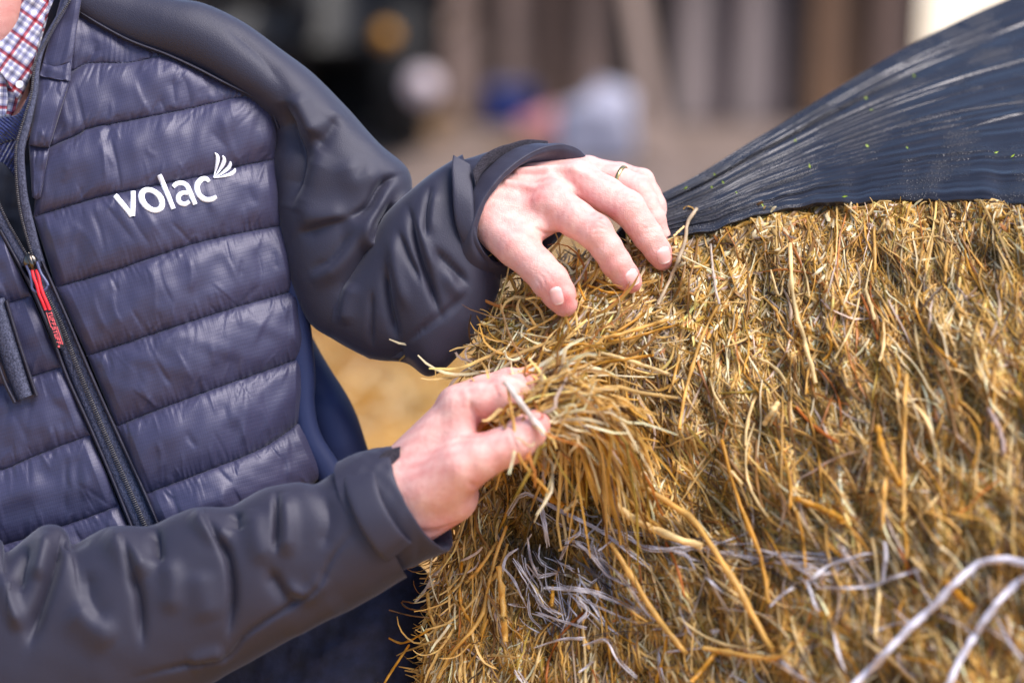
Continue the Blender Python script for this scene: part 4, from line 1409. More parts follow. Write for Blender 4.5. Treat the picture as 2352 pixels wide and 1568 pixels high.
sleeve('hook_strip', z1_([(276, 350), (360, 240), (470, 176), (570, 146), (700, 114), (862, 124)]), z1_([(300, 480), (350, 380), (430, 305), (520, 245), (690, 180), (872, 152)]),
       [54, 36, 14, -10, -44, -78], [10] * 6, 80, 36, [], [], M_velcro, jacket, e=0.6)

def z5(pts):
    return [(a / 2.2755, b / 2.2755 + 1033.6) for a, b in pts]


near_folds = [
    (z5([(810, 400), (825, 480), (835, 590)]), 9, 14, -16), (z5([(1060, 320), (1130, 450), (1190, 560), (1215, 750), (1195, 960)]), 11, 8, -17),
    (z5([(1440, 210), (1445, 380), (1440, 530)]), 9, 7, -15), (z5([(640, 440), (690, 640), (730, 780), (745, 1010)]), 11, 13, -14),
    (z5([(330, 420), (290, 560), (250, 700), (150, 1010)]), 13, 17, -22), (z5([(140, 490), (110, 600), (100, 740)]), 10, 12, -15),
    (z5([(1235, 320), (1245, 420)]), 12, 14, -11), (z5([(1400, 620), (1500, 760), (1600, 800)]), 13, 18, -12),
    (z5([(1860, 410), (1740, 560), (1640, 740), (1420, 880), (1290, 970), (1180, 1090), (950, 1130), (700, 1190)]), 4, 7, -7),
    (z5([(560, 420), (680, 540), (770, 660)]), 16, 20, 15), (z5([(1010, 320), (1100, 420), (1200, 465)]), 14, 14, 13), (z5([(1480, 220), (1500, 380), (1500, 560)]), 13, 18, 12),
    (z5([(380, 800), (480, 900), (600, 1010)]), 20, 24, 12), (z5([(20, 640), (60, 820), (120, 940)]), 12, 12, 16), (z5([(880, 560), (900, 700), (890, 860)]), 16, 16, 8),
    (z5([(1040, 620), (1060, 760), (1100, 900)]), 22, 22, 7), (z5([(1330, 300), (1350, 480), (1400, 600)]), 18, 18, 8), (z5([(1480, 700), (1560, 760), (1640, 740), (1700, 650)]), 12, 12, 9),
    (z5([(250, 420), (220, 560), (190, 680)]), 12, 12, 12), (z5([(340, 440), (370, 500), (470, 450)]), 9, 9, -8), (z5([(450, 620), (480, 800), (560, 900)]), 24, 24, -8),
    (z5([(980, 1130), (1060, 1090), (1180, 1060)]), 12, 14, 9), (z5([(1700, 240), (1720, 380), (1680, 520)]), 18, 18, -6), (z5([(1500, 1000), (1650, 880), (1800, 780)]), 16, 20, 6),
]
nearA = [(-160, 1240), (-60, 1236), (0, 1240), (14, 1268), (57, 1236), (97, 1208), (132, 1205), (154, 1223), (168, 1250), (207, 1228), (246, 1210), (281, 1206), (343, 1206), (396, 1183), (439, 1166),
         (470, 1163), (527, 1163), (567, 1143), (615, 1117), (681, 1106), (725, 1112), (760, 1090), (795, 1072)]
nearB = [(-160, 1800), (-60, 1790), (0, 1780), (40, 1770), (85, 1755), (130, 1740), (175, 1722), (220, 1704), (260, 1688), (300, 1668), (340, 1648), (380, 1628), (420, 1606), (460, 1582), (510, 1556),
         (560, 1526), (620, 1494), (690, 1456), (745, 1428), (800, 1402), (850, 1376), (895, 1350), (935, 1326)]
n_ = len(nearA)
sleeve('near_sleeve', nearA, nearB, list(np.linspace(120, 205, n_)), list(np.linspace(165, 118, n_)), 260, 190, near_folds, [(2.4, 130, 23), (1.2, 60, 24)], M_soft, jacket, e=0.85)
# near cuff: sleeve end, outer tab band, inner edge
na, nb_ = np.array([-60.0, -114.0, 0.0]), np.array([-36.0, 12.0, 106.0])


def nring(x_, y_, z_, k1=1.0, k2=1.0):
    return (np.array([x_, y_, z_], float), na * k1, nb_ * k2)


loft([nring(846, 1186, 200, 1.12, 1.10), nring(890, 1168, 204, 1.13, 1.10), nring(930, 1154, 207, 1.10, 1.06), nring(962, 1146, 210, 1.06, 1.02), nring(968, 1145, 210, 1.02, 0.98), nring(958, 1149, 210, 0.96, 0.92), nring(890, 1172, 208, 0.9, 0.88)],
     50, 110, M_soft, 'near_cuff', jacket, 0.6, 18)
sleeve('cuff_tab', [(800, 1062), (791, 1090), (796, 1130), (813, 1179), (835, 1223), (866, 1268), (890, 1290)], [(862, 1040), (860, 1070), (864, 1106), (879, 1152), (900, 1192), (926, 1228), (946, 1246)],
       [225, 270, 308, 330, 334, 322, 296], [11] * 7, 80, 40, [], [], M_soft, jacket, e=0.45)
sleeve('hook_strip', [(862, 1060), (884, 1036), (920, 1024)], [(866, 1086), (890, 1078), (918, 1070)], [262, 258, 252], [9, 9, 9], 30, 30, [], [], M_velcro, jacket, e=0.6)

# side and tail of the jacket behind the quilting, then the trousers
sleeve('side_panel', [(640, 600), (655, 700), (660, 800), (664, 880), (672, 960), (690, 1030), (735, 1120), (760, 1200)],
       [(694, 600), (706, 700), (718, 785), (726, 860), (724, 930), (740, 1000), (790, 1080), (820, 1160)],
       [-110, -112, -116, -118, -120, -122, -125, -125], [36] * 8, 60, 50, [], [(2, 90, 31)], M_softblue, jacket)
sleeve('jacket_tail', [(640, 700), (650, 800), (660, 900), (690, 1000), (740, 1120), (770, 1240), (790, 1330)],
       [(700, 740), (735, 805), (785, 884), (816, 950), (848, 1034), (880, 1130), (905, 1250)],
       [-250, -250, -250, -250, -245, -240, -235], [70, 80, 90, 95, 95, 90, 80], 80, 60, [([(740, 900), (780, 980), (800, 1060)], 20, 30, 8)], [(4, 110, 33)], M_softblue, jacket)
tf_ = [([(700, 1540), (800, 1470), (900, 1400)], 12, 16, 9), ([(620, 1568), (740, 1530), (860, 1480)], 14, 14, -8), ([(850, 1380), (900, 1440), (920, 1540)], 12, 14, -8)]
p, _, _ = ladder([(300, 1420), (450, 1400), (620, 1370), (780, 1320), (900, 1270), (990, 1330), (1050, 1500), (1100, 1800), (1150, 2100)][:7], [(200, 2100), (350, 2050), (480, 2000), (600, 1980), (700, 1960), (800, 1930), (900, 1900)],
                 [-190, -190, -190, -195, -200, -205, -210], [150, 155, 160, 165, 165, 130, 60], 120, 90, tf_, [(4, 110, 43), (2, 50, 44)], 0.9)
mk('trousers', P(p), grid_faces(120, 90, cv=True), M_denim, person)
# ---------------------------------------------------------------- skin: hands, wrists, neck as one body mesh
def rcone(p, a, b, ra, rb):
    a, b = np.asarray(a, np.float32), np.asarray(b, np.float32)
    d = b - a
    t = np.clip(((p - a) @ d) / max(float(d @ d), 1e-6), 0, 1)
    return np.linalg.norm(p - a - t[..., None] * d, axis=-1) - (ra + (rb - ra) * t)


def smin(a, b, k):
    h = np.clip(0.5 + 0.5 * (b - a) / k, 0, 1)
    return b * (1 - h) + a * h - k * h * (1 - h)


def smax(a, b, k):
    return -smin(-a, -b, k)


def surface_nets(D, origin, h):
    """quads of the zero level of a sampled distance field"""
    s = D < 0
    nx, ny, nz = D.shape
    cnt = np.zeros((nx - 1, ny - 1, nz - 1), np.float32)
    pos = np.zeros((nx - 1, ny - 1, nz - 1, 3), np.float32)
    I = np.indices((nx - 1, ny - 1, nz - 1)).astype(np.float32).transpose(1, 2, 3, 0)
    cor = [(i, j, k) for i in (0, 1) for j in (0, 1) for k in (0, 1)]
    for a in cor:
        for ax in range(3):
            if a[ax] == 0:
                b = list(a)
                b[ax] = 1
                va = D[a[0]:nx - 1 + a[0], a[1]:ny - 1 + a[1], a[2]:nz - 1 + a[2]]
                vb = D[b[0]:nx - 1 + b[0], b[1]:ny - 1 + b[1], b[2]:nz - 1 + b[2]]
                c = (va < 0) != (vb < 0)
                t = np.where(c, va / np.where(c, va - vb, 1), 0)
                q = np.array(a, np.float32) + np.zeros_like(pos)
                q[..., ax] += t
                pos += np.where(c[..., None], q, 0)
                cnt += c
    act = cnt > 0
    idx = -np.ones(act.shape, np.int64)
    idx[act] = np.arange(act.sum())
    V = (pos[act] / cnt[act][:, None] + I[act]) * h + origin
    F = []
    for ax in range(3):
        o1, o2 = (ax + 1) % 3, (ax + 2) % 3
        sl0, sl1 = [slice(1, -1)] * 3, [slice(1, -1)] * 3
        sl0[ax], sl1[ax] = slice(0, -1), slice(1, None)
        a, b = s[tuple(sl0)], s[tuple(sl1)]
        e = np.argwhere(a != b)
        flip = a[tuple(e.T)]
        base_ = e + 1
        base_[:, ax] -= 1
        q = []
        for d1, d2 in ((0, 0), (-1, 0), (-1, -1), (0, -1)):
            c = base_.copy()
            c[:, o1] += d1
            c[:, o2] += d2
            q.append(idx[c[:, 0], c[:, 1], c[:, 2]])
        q = np.stack(q, 1)
        q[~flip] = q[~flip][:, ::-1]
        F.append(q)
    F = np.vstack(F)
    return V, F[(F >= 0).all(1)]


def relax(V, F, it, lam=0.5):
    e = np.vstack([F[:, [0, 1]], F[:, [1, 2]], F[:, [2, 3]], F[:, [3, 0]]])
    n = len(V)
    deg = np.bincount(e[:, 0], minlength=n) + np.bincount(e[:, 1], minlength=n)
    for k in range(it):
        acc = np.stack([np.bincount(e[:, 0], V[e[:, 1], c], n) + np.bincount(e[:, 1], V[e[:, 0], c], n) for c in range(3)], 1)
        V = V + (lam if k % 2 == 0 else -lam * 0.9) * (acc / np.maximum(deg, 1)[:, None] - V)
    return V


def vert_normals(V, F):
    n = np.cross(V[F[:, 2]] - V[F[:, 0]], V[F[:, 3]] - V[F[:, 1]])
    N = np.zeros_like(V)
    for k in range(4):
        for c in range(3):
            N[:, c] += np.bincount(F[:, k], n[:, c], len(V))
    return N / (np.linalg.norm(N, axis=1)[:, None] + 1e-9)


def field(bounds, h, build):
    lo, hi = np.array(bounds[0], float), np.array(bounds[1], float)
    n = np.ceil((hi - lo) / h).astype(int) + 1
    g = np.stack(np.meshgrid(*[lo[k] + np.arange(n[k]) * h for k in range(3)], indexing='ij'), -1).astype(np.float32)
    D = build(g)
    V, F = surface_nets(D, lo, h)
    return V, F


def chain(p, pts, k=10, bulge=0.0):
    """a finger: joints with radii, smoothly merged"""
    d = None
    for (a, ra), (b, rb) in zip(pts[:-1], pts[1:]):
        q = rcone(p, a, b, ra, rb)
        d = q if d is None else smin(d, q, k)
    return d


# ---- the hand resting on the bale (its back to the sky)
H1 = dict(
    thumb=[((1140, 520, 20), 54), ((1186, 566, 66), 48), ((1234, 612, 88), 42), ((1264, 646, 98), 43), ((1284, 676, 96), 38), ((1297, 698, 92), 30)],
    index=[((1262, 462, 18), 50), ((1322, 503, 58), 43), ((1366, 532, 74), 41), ((1394, 570, 72), 35.5), ((1414, 603, 64), 35), ((1437, 634, 54), 31), ((1449, 648, 50), 26)],
    middle=[((1322, 412, -40), 46), ((1390, 446, -8), 41), ((1442, 478, 6), 40.5), ((1468, 513, 4), 35), ((1488, 542, -2), 34.5), ((1511, 577, -8), 30), ((1521, 596, -12), 26)],
    ring=[((1350, 396, -110), 38), ((1415, 412, -84), 32), ((1463, 434, -68), 33.5), ((1485, 470, -66), 28.5), ((1500, 502, -70), 28.5), ((1517, 545, -76), 23), ((1525, 567, -80), 20)],
    pinky=[((1358, 396, -170), 34), ((1425, 400, -150), 26), ((1475, 415, -136), 27), ((1494, 445, -134), 23), ((1506, 470, -136), 23), ((1519, 512, -140), 18), ((1524, 528, -142), 15)],
)


def hand1(p):
    d = rcone(p, (960, 560, -70), (1120, 482, -20), 62, 60)
    for a, b, ra, rb in (((1125, 488, -2), (1262, 458, 14), 60, 43), ((1130, 464, -30), (1322, 412, -44), 62, 42), ((1140, 452, -60), (1350, 398, -108), 62, 38), ((1150, 450, -90), (1358, 398, -166), 56, 34),
                         ((1130, 500, 0), (1188, 556, 58), 58, 46), ((1150, 520, -20), (1240, 480, -10), 50, 44)):
        d = smin(d, rcone(p, a, b, ra, rb), 26)
    # web of skin between thumb and index
    d = smin(d, rcone(p, (1200, 540, 48), (1268, 500, 24), 34, 34), 26)
    for key, k in (('thumb', 16), ('index', 14), ('middle', 12), ('ring', 10), ('pinky', 10)):
        d = smin(d, chain(p, H1[key], 9), k)
    # tendons and knuckles on the back
    for a, b, ra, rb in (((1165, 420, 25), (1268, 440, 50), 8, 10), ((1190, 392, -4), (1322, 384, -8), 8, 9), ((1215, 382, -55), (1352, 372, -88), 7, 8)):
        d = smin(d, rcone(p, a, b, ra, rb), 14)
    return d


# ---- the hand pinching the tuft (thumb side to the lens)
H2 = dict(
    thumb=[((985, 1120, 250), 66), ((1062, 1070, 282), 60), ((1100, 1050, 292), 54), ((1150, 1030, 298), 46), ((1186, 1013, 300), 46), ((1217, 988, 298), 41), ((1233, 973, 294), 32)],
    index=[((1058, 932, 232), 50), ((1110, 918, 246), 45), ((1160, 904, 246), 43), ((1190, 892, 222), 33), ((1216, 888, 196), 31), ((1240, 894, 168), 25)],
    middle=[((1052, 932, 165), 50), ((1110, 904, 160), 42), ((1170, 884, 150), 39), ((1210, 876, 128), 31), ((1238, 872, 112), 28), ((1255, 885, 92), 23)],
    ring=[((1040, 960, 105), 44), ((1110, 930, 90), 36), ((1165, 905, 80), 34), ((1205, 900, 64), 28), ((1230, 915, 50), 24)],
    pinky=[((1030, 1000, 60), 38), ((1095, 975, 40), 30), ((1145, 955, 30), 27), ((1180, 955, 20), 22)],
)


def hand2(p):
    d = rcone(p, (760, 1215, 200), (900, 1138, 205), 72, 74)
    for a, b, ra, rb in (((905, 1120, 205), (1058, 932, 228), 66, 45), ((900, 1130, 180), (1050, 940, 165), 70, 46), ((905, 1140, 160), (1042, 965, 105), 68, 44), ((910, 1160, 150), (1032, 1000, 60), 62, 38),
                         ((920, 1150, 215), (1062, 1072, 270), 82, 52), ((945, 1178, 195), (1032, 1136, 210), 78, 68), ((960, 1180, 150), (1060, 1060, 110), 60, 44)):
        d = smin(d, rcone(p, a, b, ra, rb), 30)
    d = smin(d, rcone(p, (1060, 1030, 262), (1062, 945, 236), 34, 32), 30)
    for key, k in (('thumb', 20), ('index', 16), ('middle', 12), ('ring', 10), ('pinky', 10)):
        d = smin(d, chain(p, H2[key], 9), k)
    return d


def neckf(p):
    d = rcone(p, (-70, 320, -300), (-60, -200, -230), 150, 132)
    return d


FIELD_OK = True
V1, F1 = field(((1040, 330, -215), (1575, 745, 160)), 4.2, hand1)
V2, F2 = field(((840, 820, -20), (1285, 1290, 370)), 4.2, hand2)
V3, F3 = field(((-230, -120, -500), (130, 420, -80)), 14.0, neckf)
V1, V2 = relax(V1, F1, 6), relax(V2, F2, 6)

# creases: knuckle folds, lines of the palm, drawn as fine strokes on the side facing the lens
def z1(pts):
    return [(a / 3.4133 + 1004.9, b / 3.4133 + 287.1) for a, b in pts]


def z2(pts):
    return [(a / 3.0335 + 775.2, b / 3.0335 + 775.2) for a, b in pts]


cre1 = [(z1([(1190, 770), (1260, 760), (1330, 790)]), 2.2, 2.2, -2.0), (z1([(1200, 830), (1260, 805), (1340, 830)]), 2, 2, -1.8), (z1([(1170, 800), (1230, 740), (1300, 735)]), 2, 2, -1.5),
        (z1([(1210, 860), (1270, 850), (1330, 860)]), 1.8, 1.8, -1.2),
        (z1([(1420, 560), (1500, 530), (1560, 545)]), 2, 2, -1.8), (z1([(1430, 600), (1500, 570), (1580, 590)]), 2, 2, -1.8), (z1([(1440, 640), (1520, 610), (1590, 630)]), 2, 2, -1.3),
        (z1([(1610, 820), (1680, 800), (1740, 810)]), 1.8, 1.8, -1.4), (z1([(1620, 860), (1690, 840), (1750, 850)]), 1.8, 1.8, -1.4),
        (z1([(1400, 1050), (1460, 1010), (1500, 1010)]), 1.8, 1.8, -1.0),
        (z1([(790, 1160), (830, 1200), (850, 1260)]), 2, 2, -1.5), (z1([(760, 1200), (800, 1240), (815, 1290)]), 2, 2, -1.3), (z1([(830, 1140), (880, 1180), (920, 1250)]), 2, 2, -1.2),
        (z1([(760, 800), (850, 850), (920, 850)]), 4, 4, -3), (z1([(700, 860), (790, 930), (840, 1000)]), 4, 5, -3), (z1([(1080, 610), (1150, 680), (1250, 700)]), 8, 8, -3),
        (z1([(600, 560), (720, 520), (820, 420)]), 20, 24, -5), (z1([(820, 330), (940, 450), (1060, 600)]), 12, 14, 4.5), (z1([(720, 620), (860, 600), (950, 650)]), 26, 26, 4),
        (z1([(940, 420), (1040, 440), (1140, 560)]), 12, 12, -4.5), (z1([(1000, 320), (1150, 380), (1260, 430)]), 10, 10, 3.5), (z1([(1200, 380), (1260, 400), (1380, 450)]), 5, 5, -2.5),
        (z1([(450, 700), (560, 800), (690, 850)]), 14, 14, -2.5)]
cre2 = [(z2([(905, 420), (940, 500), (1000, 570), (1050, 660)]), 6, 10, -6), (z2([(800, 690), (900, 690), (1040, 690)]), 12, 8, -4), (z2([(1090, 330), (1110, 380), (1120, 420)]), 3, 3, -2.5),
        (z2([(1200, 640), (1230, 720), (1260, 790)]), 3, 3, -2), (z2([(1240, 650), (1280, 740), (1330, 780)]), 3, 3, -1.6), (z2([(460, 1270), (560, 1340), (700, 1340), (850, 1290)]), 4, 6, -5),
        (z2([(500, 1330), (620, 1370), (760, 1340)]), 4, 4, -3.5), (z2([(900, 1000), (980, 1040), (1080, 1030)]), 7, 7, -3), (z2([(880, 350), (900, 430), (905, 500)]), 8, 8, 3),
        (z2([(640, 800), (760, 900), (900, 960)]), 40, 40, 3), (z2([(560, 1180), (700, 1240), (860, 1220)]), 20, 20, -3)]


def blush(V, spots, base_c, red_c):
    t = np.zeros(len(V))
    for x, y, r, a in spots:
        t += a * np.exp(-((V[:, 0] - x) ** 2 + (V[:, 1] - y) ** 2) / r ** 2)
    t += 0.10 * snoise(V[:, 0], V[:, 1] + V[:, 2], 91, 60) + 0.06 * snoise(V[:, 0] + V[:, 2], V[:, 1], 92, 22)
    t = np.clip(t, -0.2, 1)[:, None]
    return np.array(base_c) * (1 - t) + np.array(red_c) * t


SK, SR = srgb(230, 178, 168), srgb(204, 102, 100)
sp1 = [(1293, 690, 36, .75), (1268, 650, 30, .35), (1450, 645, 32, .7), (1415, 600, 26, .3), (1372, 515, 24, .4), (1523, 595, 26, .7), (1445, 470, 22, .2), (1232, 440, 34, .32), (1212, 462, 26, .28), (1118, 470, 30, .2),
       (1265, 560, 30, .35), (1405, 500, 18, .35), (1350, 480, 26, .12), (1180, 560, 40, .12), (1300, 500, 30, .18)]
sp2 = [(1240, 965, 34, .5), (1215, 930, 26, .2), (1098, 985, 34, .45), (1120, 930, 26, .35), (1130, 880, 22, .35), (975, 1230, 40, .5), (1040, 1210, 30, .4), (1100, 1120, 36, .35), (1010, 1070, 44, .22), (960, 1050, 40, .18),
       (1225, 860, 30, .55), (940, 1100, 26, .2), (1160, 1050, 30, .2)]
N1, N2 = vert_normals(V1, F1), vert_normals(V2, F2)
sgn = 1.0 if ((V1 - V1.mean(0)) * N1).sum() > 0 else -1.0
N1, N2 = N1 * sgn, N2 * sgn
fr1, fr2 = np.clip(N1[:, 2] * 2.5, 0, 1), np.clip(N2[:, 2] * 2.5, 0, 1)
V1 = V1 + N1 * (1.45 * strokes(V1[:, 0], V1[:, 1], cre1) * fr1)[:, None]
V2 = V2 + N2 * (1.35 * strokes(V2[:, 0], V2[:, 1], cre2) * fr2)[:, None]
C1 = blush(V1, sp1, SK, SR)
C2 = blush(V2, sp2, SK, SR)
C3 = blush(V3, [(20, 40, 60, .3)], SK, SR)
cut = np.exp(-((V1[:, 0] - 1380) / 5) ** 2 - ((V1[:, 1] - 501) / 2.2) ** 2) + np.exp(-((V1[:, 0] - 1209) / 2.5) ** 2 - ((V1[:, 1] - 434) / 2.0) ** 2) + 0.5 * np.exp(-((V1[:, 0] - 1287) / 7) ** 2 - ((V1[:, 1] - 494) / 1.6) ** 2)
C1 = C1 * (1 - 0.6 * np.clip(cut, 0, 1))[:, None] + np.array(srgb(160, 30, 40)) * 0.6 * np.clip(cut, 0, 1)[:, None]

m = Mat('skin', rough=0.46, spec=0.42)
sk = m.noise(380, 4)
m.set('Base Color', m.mix(m.maprange(sk, 0.3, 0.7, 0.0, 0.2), m.attr(), srgb(196, 110, 100)))
m.set('Subsurface Weight', 0.12)
m.b.inputs['Subsurface Radius'].default_value = (1.0, 0.35, 0.2)
m.b.inputs['Subsurface Scale'].default_value = 0.004
m.set('Roughness', m.maprange(m.noise(900, 3), 0.3, 0.7, 0.4, 0.56))
vo = m.node('ShaderNodeTexVoronoi', feature='DISTANCE_TO_EDGE')
vo.inputs['Scale'].default_value = 850
m.t.links.new(m.coord(), vo.inputs['Vector'])
m.bump(m.ramp(vo.outputs['Distance'], [(0.0, (0, 0, 0)), (0.25, (1, 1, 1))]), 0.00022, 0.7)
m.bump(m.noise(300, 4), 0.0009, 0.5)
M_skin = m.m
# arms inside the sleeves and the chest, hidden under the clothes, join the visible skin into one body
arms = []
for pts, rad in (([(1120, 482, -20), (960, 600, -60), (900, 720, -70), (820, 500, -120), (700, 250, -150), (500, 180, -190)], [56, 60, 62, 66, 70, 80]),
                 ([(900, 1138, 205), (600, 1320, 150), (250, 1440, 110), (-60, 1500, 60), (-120, 1000, -120), (-150, 500, -200)], [66, 72, 76, 80, 80, 90]),
                 ([(-40, 300, -330), (100, 420, -310), (180, 800, -330), (240, 1300, -330)], [140, 180, 190, 190])):
    c = crom_u(np.array(pts, float), 30)
    rr_ = np.interp(np.linspace(0, 1, 30), np.linspace(0, 1, len(rad)), rad)
    v, f = sweep(P(c), rr_ * PX, 14, caps=False)
    arms.append((v, np.array(f)))
VV, FF, CC, n0 = [P(V1), P(V2), P(V3)], [F1, F2 + len(V1), F3 + len(V1) + len(V2)], [C1, C2, C3], len(V1) + len(V2) + len(V3)
for v, f in arms:
    VV.append(v)
    FF.append(f + n0)
    CC.append(np.tile(SK, (len(v), 1)))
    n0 += len(v)
body = mk('body', np.vstack(VV), np.vstack(FF), M_skin, person, col=np.vstack(CC))

# fingernails: plates laid on the finished skin
m = Mat('nail', rough=0.22, spec=0.5)
m.set('Base Color', m.attr())
m.set('Subsurface Weight', 0.15)
m.b.inputs['Subsurface Scale'].default_value = 0.002
M_nail = m.m


def nail(V, N, cen, along, hl, hw, name='fingernail', lift=1.6, dn=None):
    """plate centred at a drawn point, lying on skin vertices V with normals N"""
    cen = np.array(cen, float)
    fr = np.where(N[:, 2] > 0.05)[0]
    Vf, Nf = V[fr], N[fr]
    d = (Vf[:, 0] - cen[0]) ** 2 + (Vf[:, 1] - cen[1]) ** 2
    z0 = Vf[np.argpartition(d, 12)[:12], 2].max()
    c = np.array([*cen, z0])
    k = np.argpartition(((Vf - c) ** 2).sum(1), 30)[:30]
    nn = Nf[k].mean(0)
    nn /= np.linalg.norm(nn)
    a = np.array([*along, 0.0])
    a = a - nn * (a @ nn)
    a /= np.linalg.norm(a)
    b = np.cross(nn, a)
    us, vs_ = np.linspace(-1, 1, 15), np.linspace(-1, 1, 11)
    pts, cols = [], []
    for u in us:
        wv_ = hw * (1 - 0.10 * u * u) * (1 if u > -0.55 else math.sqrt(max(0.0, 1 - ((u + 0.55) / 0.45) ** 2)) * 0.85 + 0.15) * (1 if u < 0.6 else math.sqrt(max(0.05, 1 - ((u - 0.6) / 0.42) ** 2)) * 0.6 + 0.4)
        for w_ in vs_:
            q = c + a * u * hl + b * w_ * wv_
            dd = (Vf - q) - nn * ((Vf - q) @ nn)[:, None]
            kk = np.argpartition((dd ** 2).sum(1) + 0.02 * ((Vf - q) @ nn) ** 2, 5)[:5]
            h = ((Vf[kk] - q) @ nn).mean()
            q = q + nn * (h + lift + 0.8 * (1 - w_ ** 2) - 1.6 * (abs(w_) > 0.99) - 1.2 * (u < -0.95))
            pts.append(q)
            tip = np.clip((u - 0.80) / 0.1, 0, 1)
            moon = np.clip((-0.45 - u) / 0.25, 0, 1)
            cols.append(np.array(srgb(232, 176, 170)) * (1 - tip) * (1 - 0.5 * moon) + np.array(srgb(244, 222, 214)) * (tip + (1 - tip) * 0.5 * moon))
    p = np.array(pts).reshape(15, 11, 3)
    k1 = np.array([1, 2, 1]) / 4.0
    for ax_ in (0, 1):
        pp = np.pad(p, [(1, 1) if i == ax_ else (0, 0) for i in range(3)], mode='edge')
        sl = lambda s_: tuple(slice(s_, s_ + p.shape[ax_]) if i == ax_ else slice(None) for i in range(3))
        p = k1[0] * pp[sl(0)] + k1[1] * pp[sl(1)] + k1[2] * pp[sl(2)]
    return mk(name, P(p), grid_faces(15, 11), M_nail, person, col=np.array(cols))


nail(V1, N1, z1([(1542, 1196)])[0], (0.55, 0.83), 20, 18)
nail(V1, N1, z1([(1785, 1022)])[0], (0.40, 0.92), 20, 18)
nail(V1, N1, z1([(935, 1340)])[0], (0.22, 0.97), 22, 15)

# ring on the fourth finger
rc = np.array([1424.0, 415.0, -81.0])
ra_ = np.array([58, 20, 18.0])
ra_ /= np.linalg.norm(ra_)
ta = np.cross(ra_, [0, 0, 1.0])
ta /= np.linalg.norm(ta)
tb_ = np.cross(ra_, ta)
ph = np.linspace(0, 2 * math.pi, 48, endpoint=False)
rows = []
for dx, dr in ((-5, 33.0), (-4, 35.8), (0, 36.6), (4, 35.8), (5, 33.0)):
    rows.append(rc + ra_ * dx + dr * (ta * np.cos(ph)[:, None] + tb_ * np.sin(ph)[:, None]))
mk('finger_ring', P(np.stack(rows, 1)), grid_faces(48, 5, cu=True), M_gold, person)

# ---------------------------------------------------------------- the tuft being pulled out
tuft_base = P([1230, 960, 250])
tuft = empty('hay_tuft', tuple(tuft_base), 'tuft of golden hay pinched between thumb and fingers of the near hand', 'hay tuft')
r = np.random.default_rng(301)
cs, ws, cols = [], [], []
N = 460
for i in range(N):
    g = r.random()
    x0, y0 = r.uniform(1160, 1262), r.uniform(862, 990)
    z0 = np.interp(y0, [860, 990], [190, 285]) + r.normal(0, 18)
    if g < 0.30:                                           # hangs over the finger ends and down to the bale
        x1 = r.uniform(1255, 1410)
        y1 = np.interp(x1, [1255, 1410], [872, 950]) + r.normal(0, 28)
        x3, y3 = x1 + r.uniform(-20, 170), y1 + 50 + 340 * r.random() ** 1.6
        z3 = float(bz(x3, y3)) + r.uniform(5, 50)
        x2, y2 = x1 * 0.45 + x3 * 0.55 + r.normal(0, 16), y1 * 0.6 + y3 * 0.4
        pts = [(x0, y0, z0), (x1, y1, z0 * 0.8 + z3 * 0.2 + 30), (x2, y2, 0.45 * z0 + 0.55 * z3 + 40), (x3, y3, z3)]
    elif g < 0.84:                                         # short bits curling about the pinch
        a, L = r.uniform(-1.0, 2.6), r.uniform(40, 170)
        x1, y1 = x0 + math.cos(a) * L * 0.5, y0 + math.sin(a) * L * 0.5
        a += r.normal(0, 1.0)
        pts = [(x0, y0, z0 - 10), (x1, y1, z0 + r.uniform(-30, 40)), (x1 + math.cos(a) * L * 0.5, y1 + math.sin(a) * L * 0.5, z0 + r.uniform(-50, 40))]
    else:                                                  # stems that point away to the right
        L = r.uniform(80, 260)
        a = r.uniform(-0.5, 0.5)
        pts = [(x0, y0, z0), (x0 + L * 0.5, y0 + L * 0.5 * a - 20, z0 - 30), (x0 + L, y0 + L * a + 10, z0 - 90)]
    c = crom(np.array(pts, float), 9) + np.cumsum(r.normal(0, 4.6, (9, 3)), 0)
    kk_ = int(r.integers(2, 8))
    c[kk_:] += np.outer(np.arange(1, 10 - kk_), r.normal(0, 9, 3))
    cs.append(c)
    ws.append(r.uniform(3.5, 10))
    cols.append(PAL[r.choice(len(PAL), p=[.26, .28, .22, .09, .04, .04, .04, .03])] * r.uniform(0.8, 1.25))
cs, ws, cols = np.array(cs), np.array(ws), np.array(cols)
v, f, cc = ribbons(cs, ws, cols, 777)
o = mk('tangled_blades', v, f, M_hay, tuft, smooth=False, col=cc)
o['kind'] = 'stuff'
for i in range(14):
    x0, y0 = r.uniform(1175, 1265), r.uniform(870, 985)
    xm = r.uniform(1280, 1420)
    ym = np.interp(xm, [1280, 1420], [880, 960]) + r.normal(0, 25)
    x3, y3 = xm + r.uniform(20, 150), ym + r.uniform(120, 330)
    z0, z3 = np.interp(y0, [860, 990], [215, 300]), float(bz(x3, y3)) + 45
    pts = [(x0, y0), (xm, ym), (xm * 0.4 + x3 * 0.6 + r.normal(0, 14), ym * 0.55 + y3 * 0.45), (x3, y3)]
    v, f, cc = stem(pts, r.uniform(2.6, 4.8), np.array([TAN, PALE, GOLD][r.integers(3)]) * r.uniform(0.8, 1.1), n=6, k=12, zs=[z0, (z0 + z3) / 2 + 50, z3 + 25, z3], nodes=1, seed=1300 + i)
    mk('hay_stem', v, f, M_hay, tuft, col=cc)
v, f, cc = stem([(1158, 876), (1200, 930), (1250, 998)], 6.6, srgb(226, 214, 206), n=8, k=12, zs=[318, 340, 346], seed=5)
mk('pale_stem', v, f, M_hay, tuft, col=cc)
lo = [(1150, 960), (1168, 930), (1195, 935), (1205, 958), (1180, 982), (1155, 972), (1148, 950)]
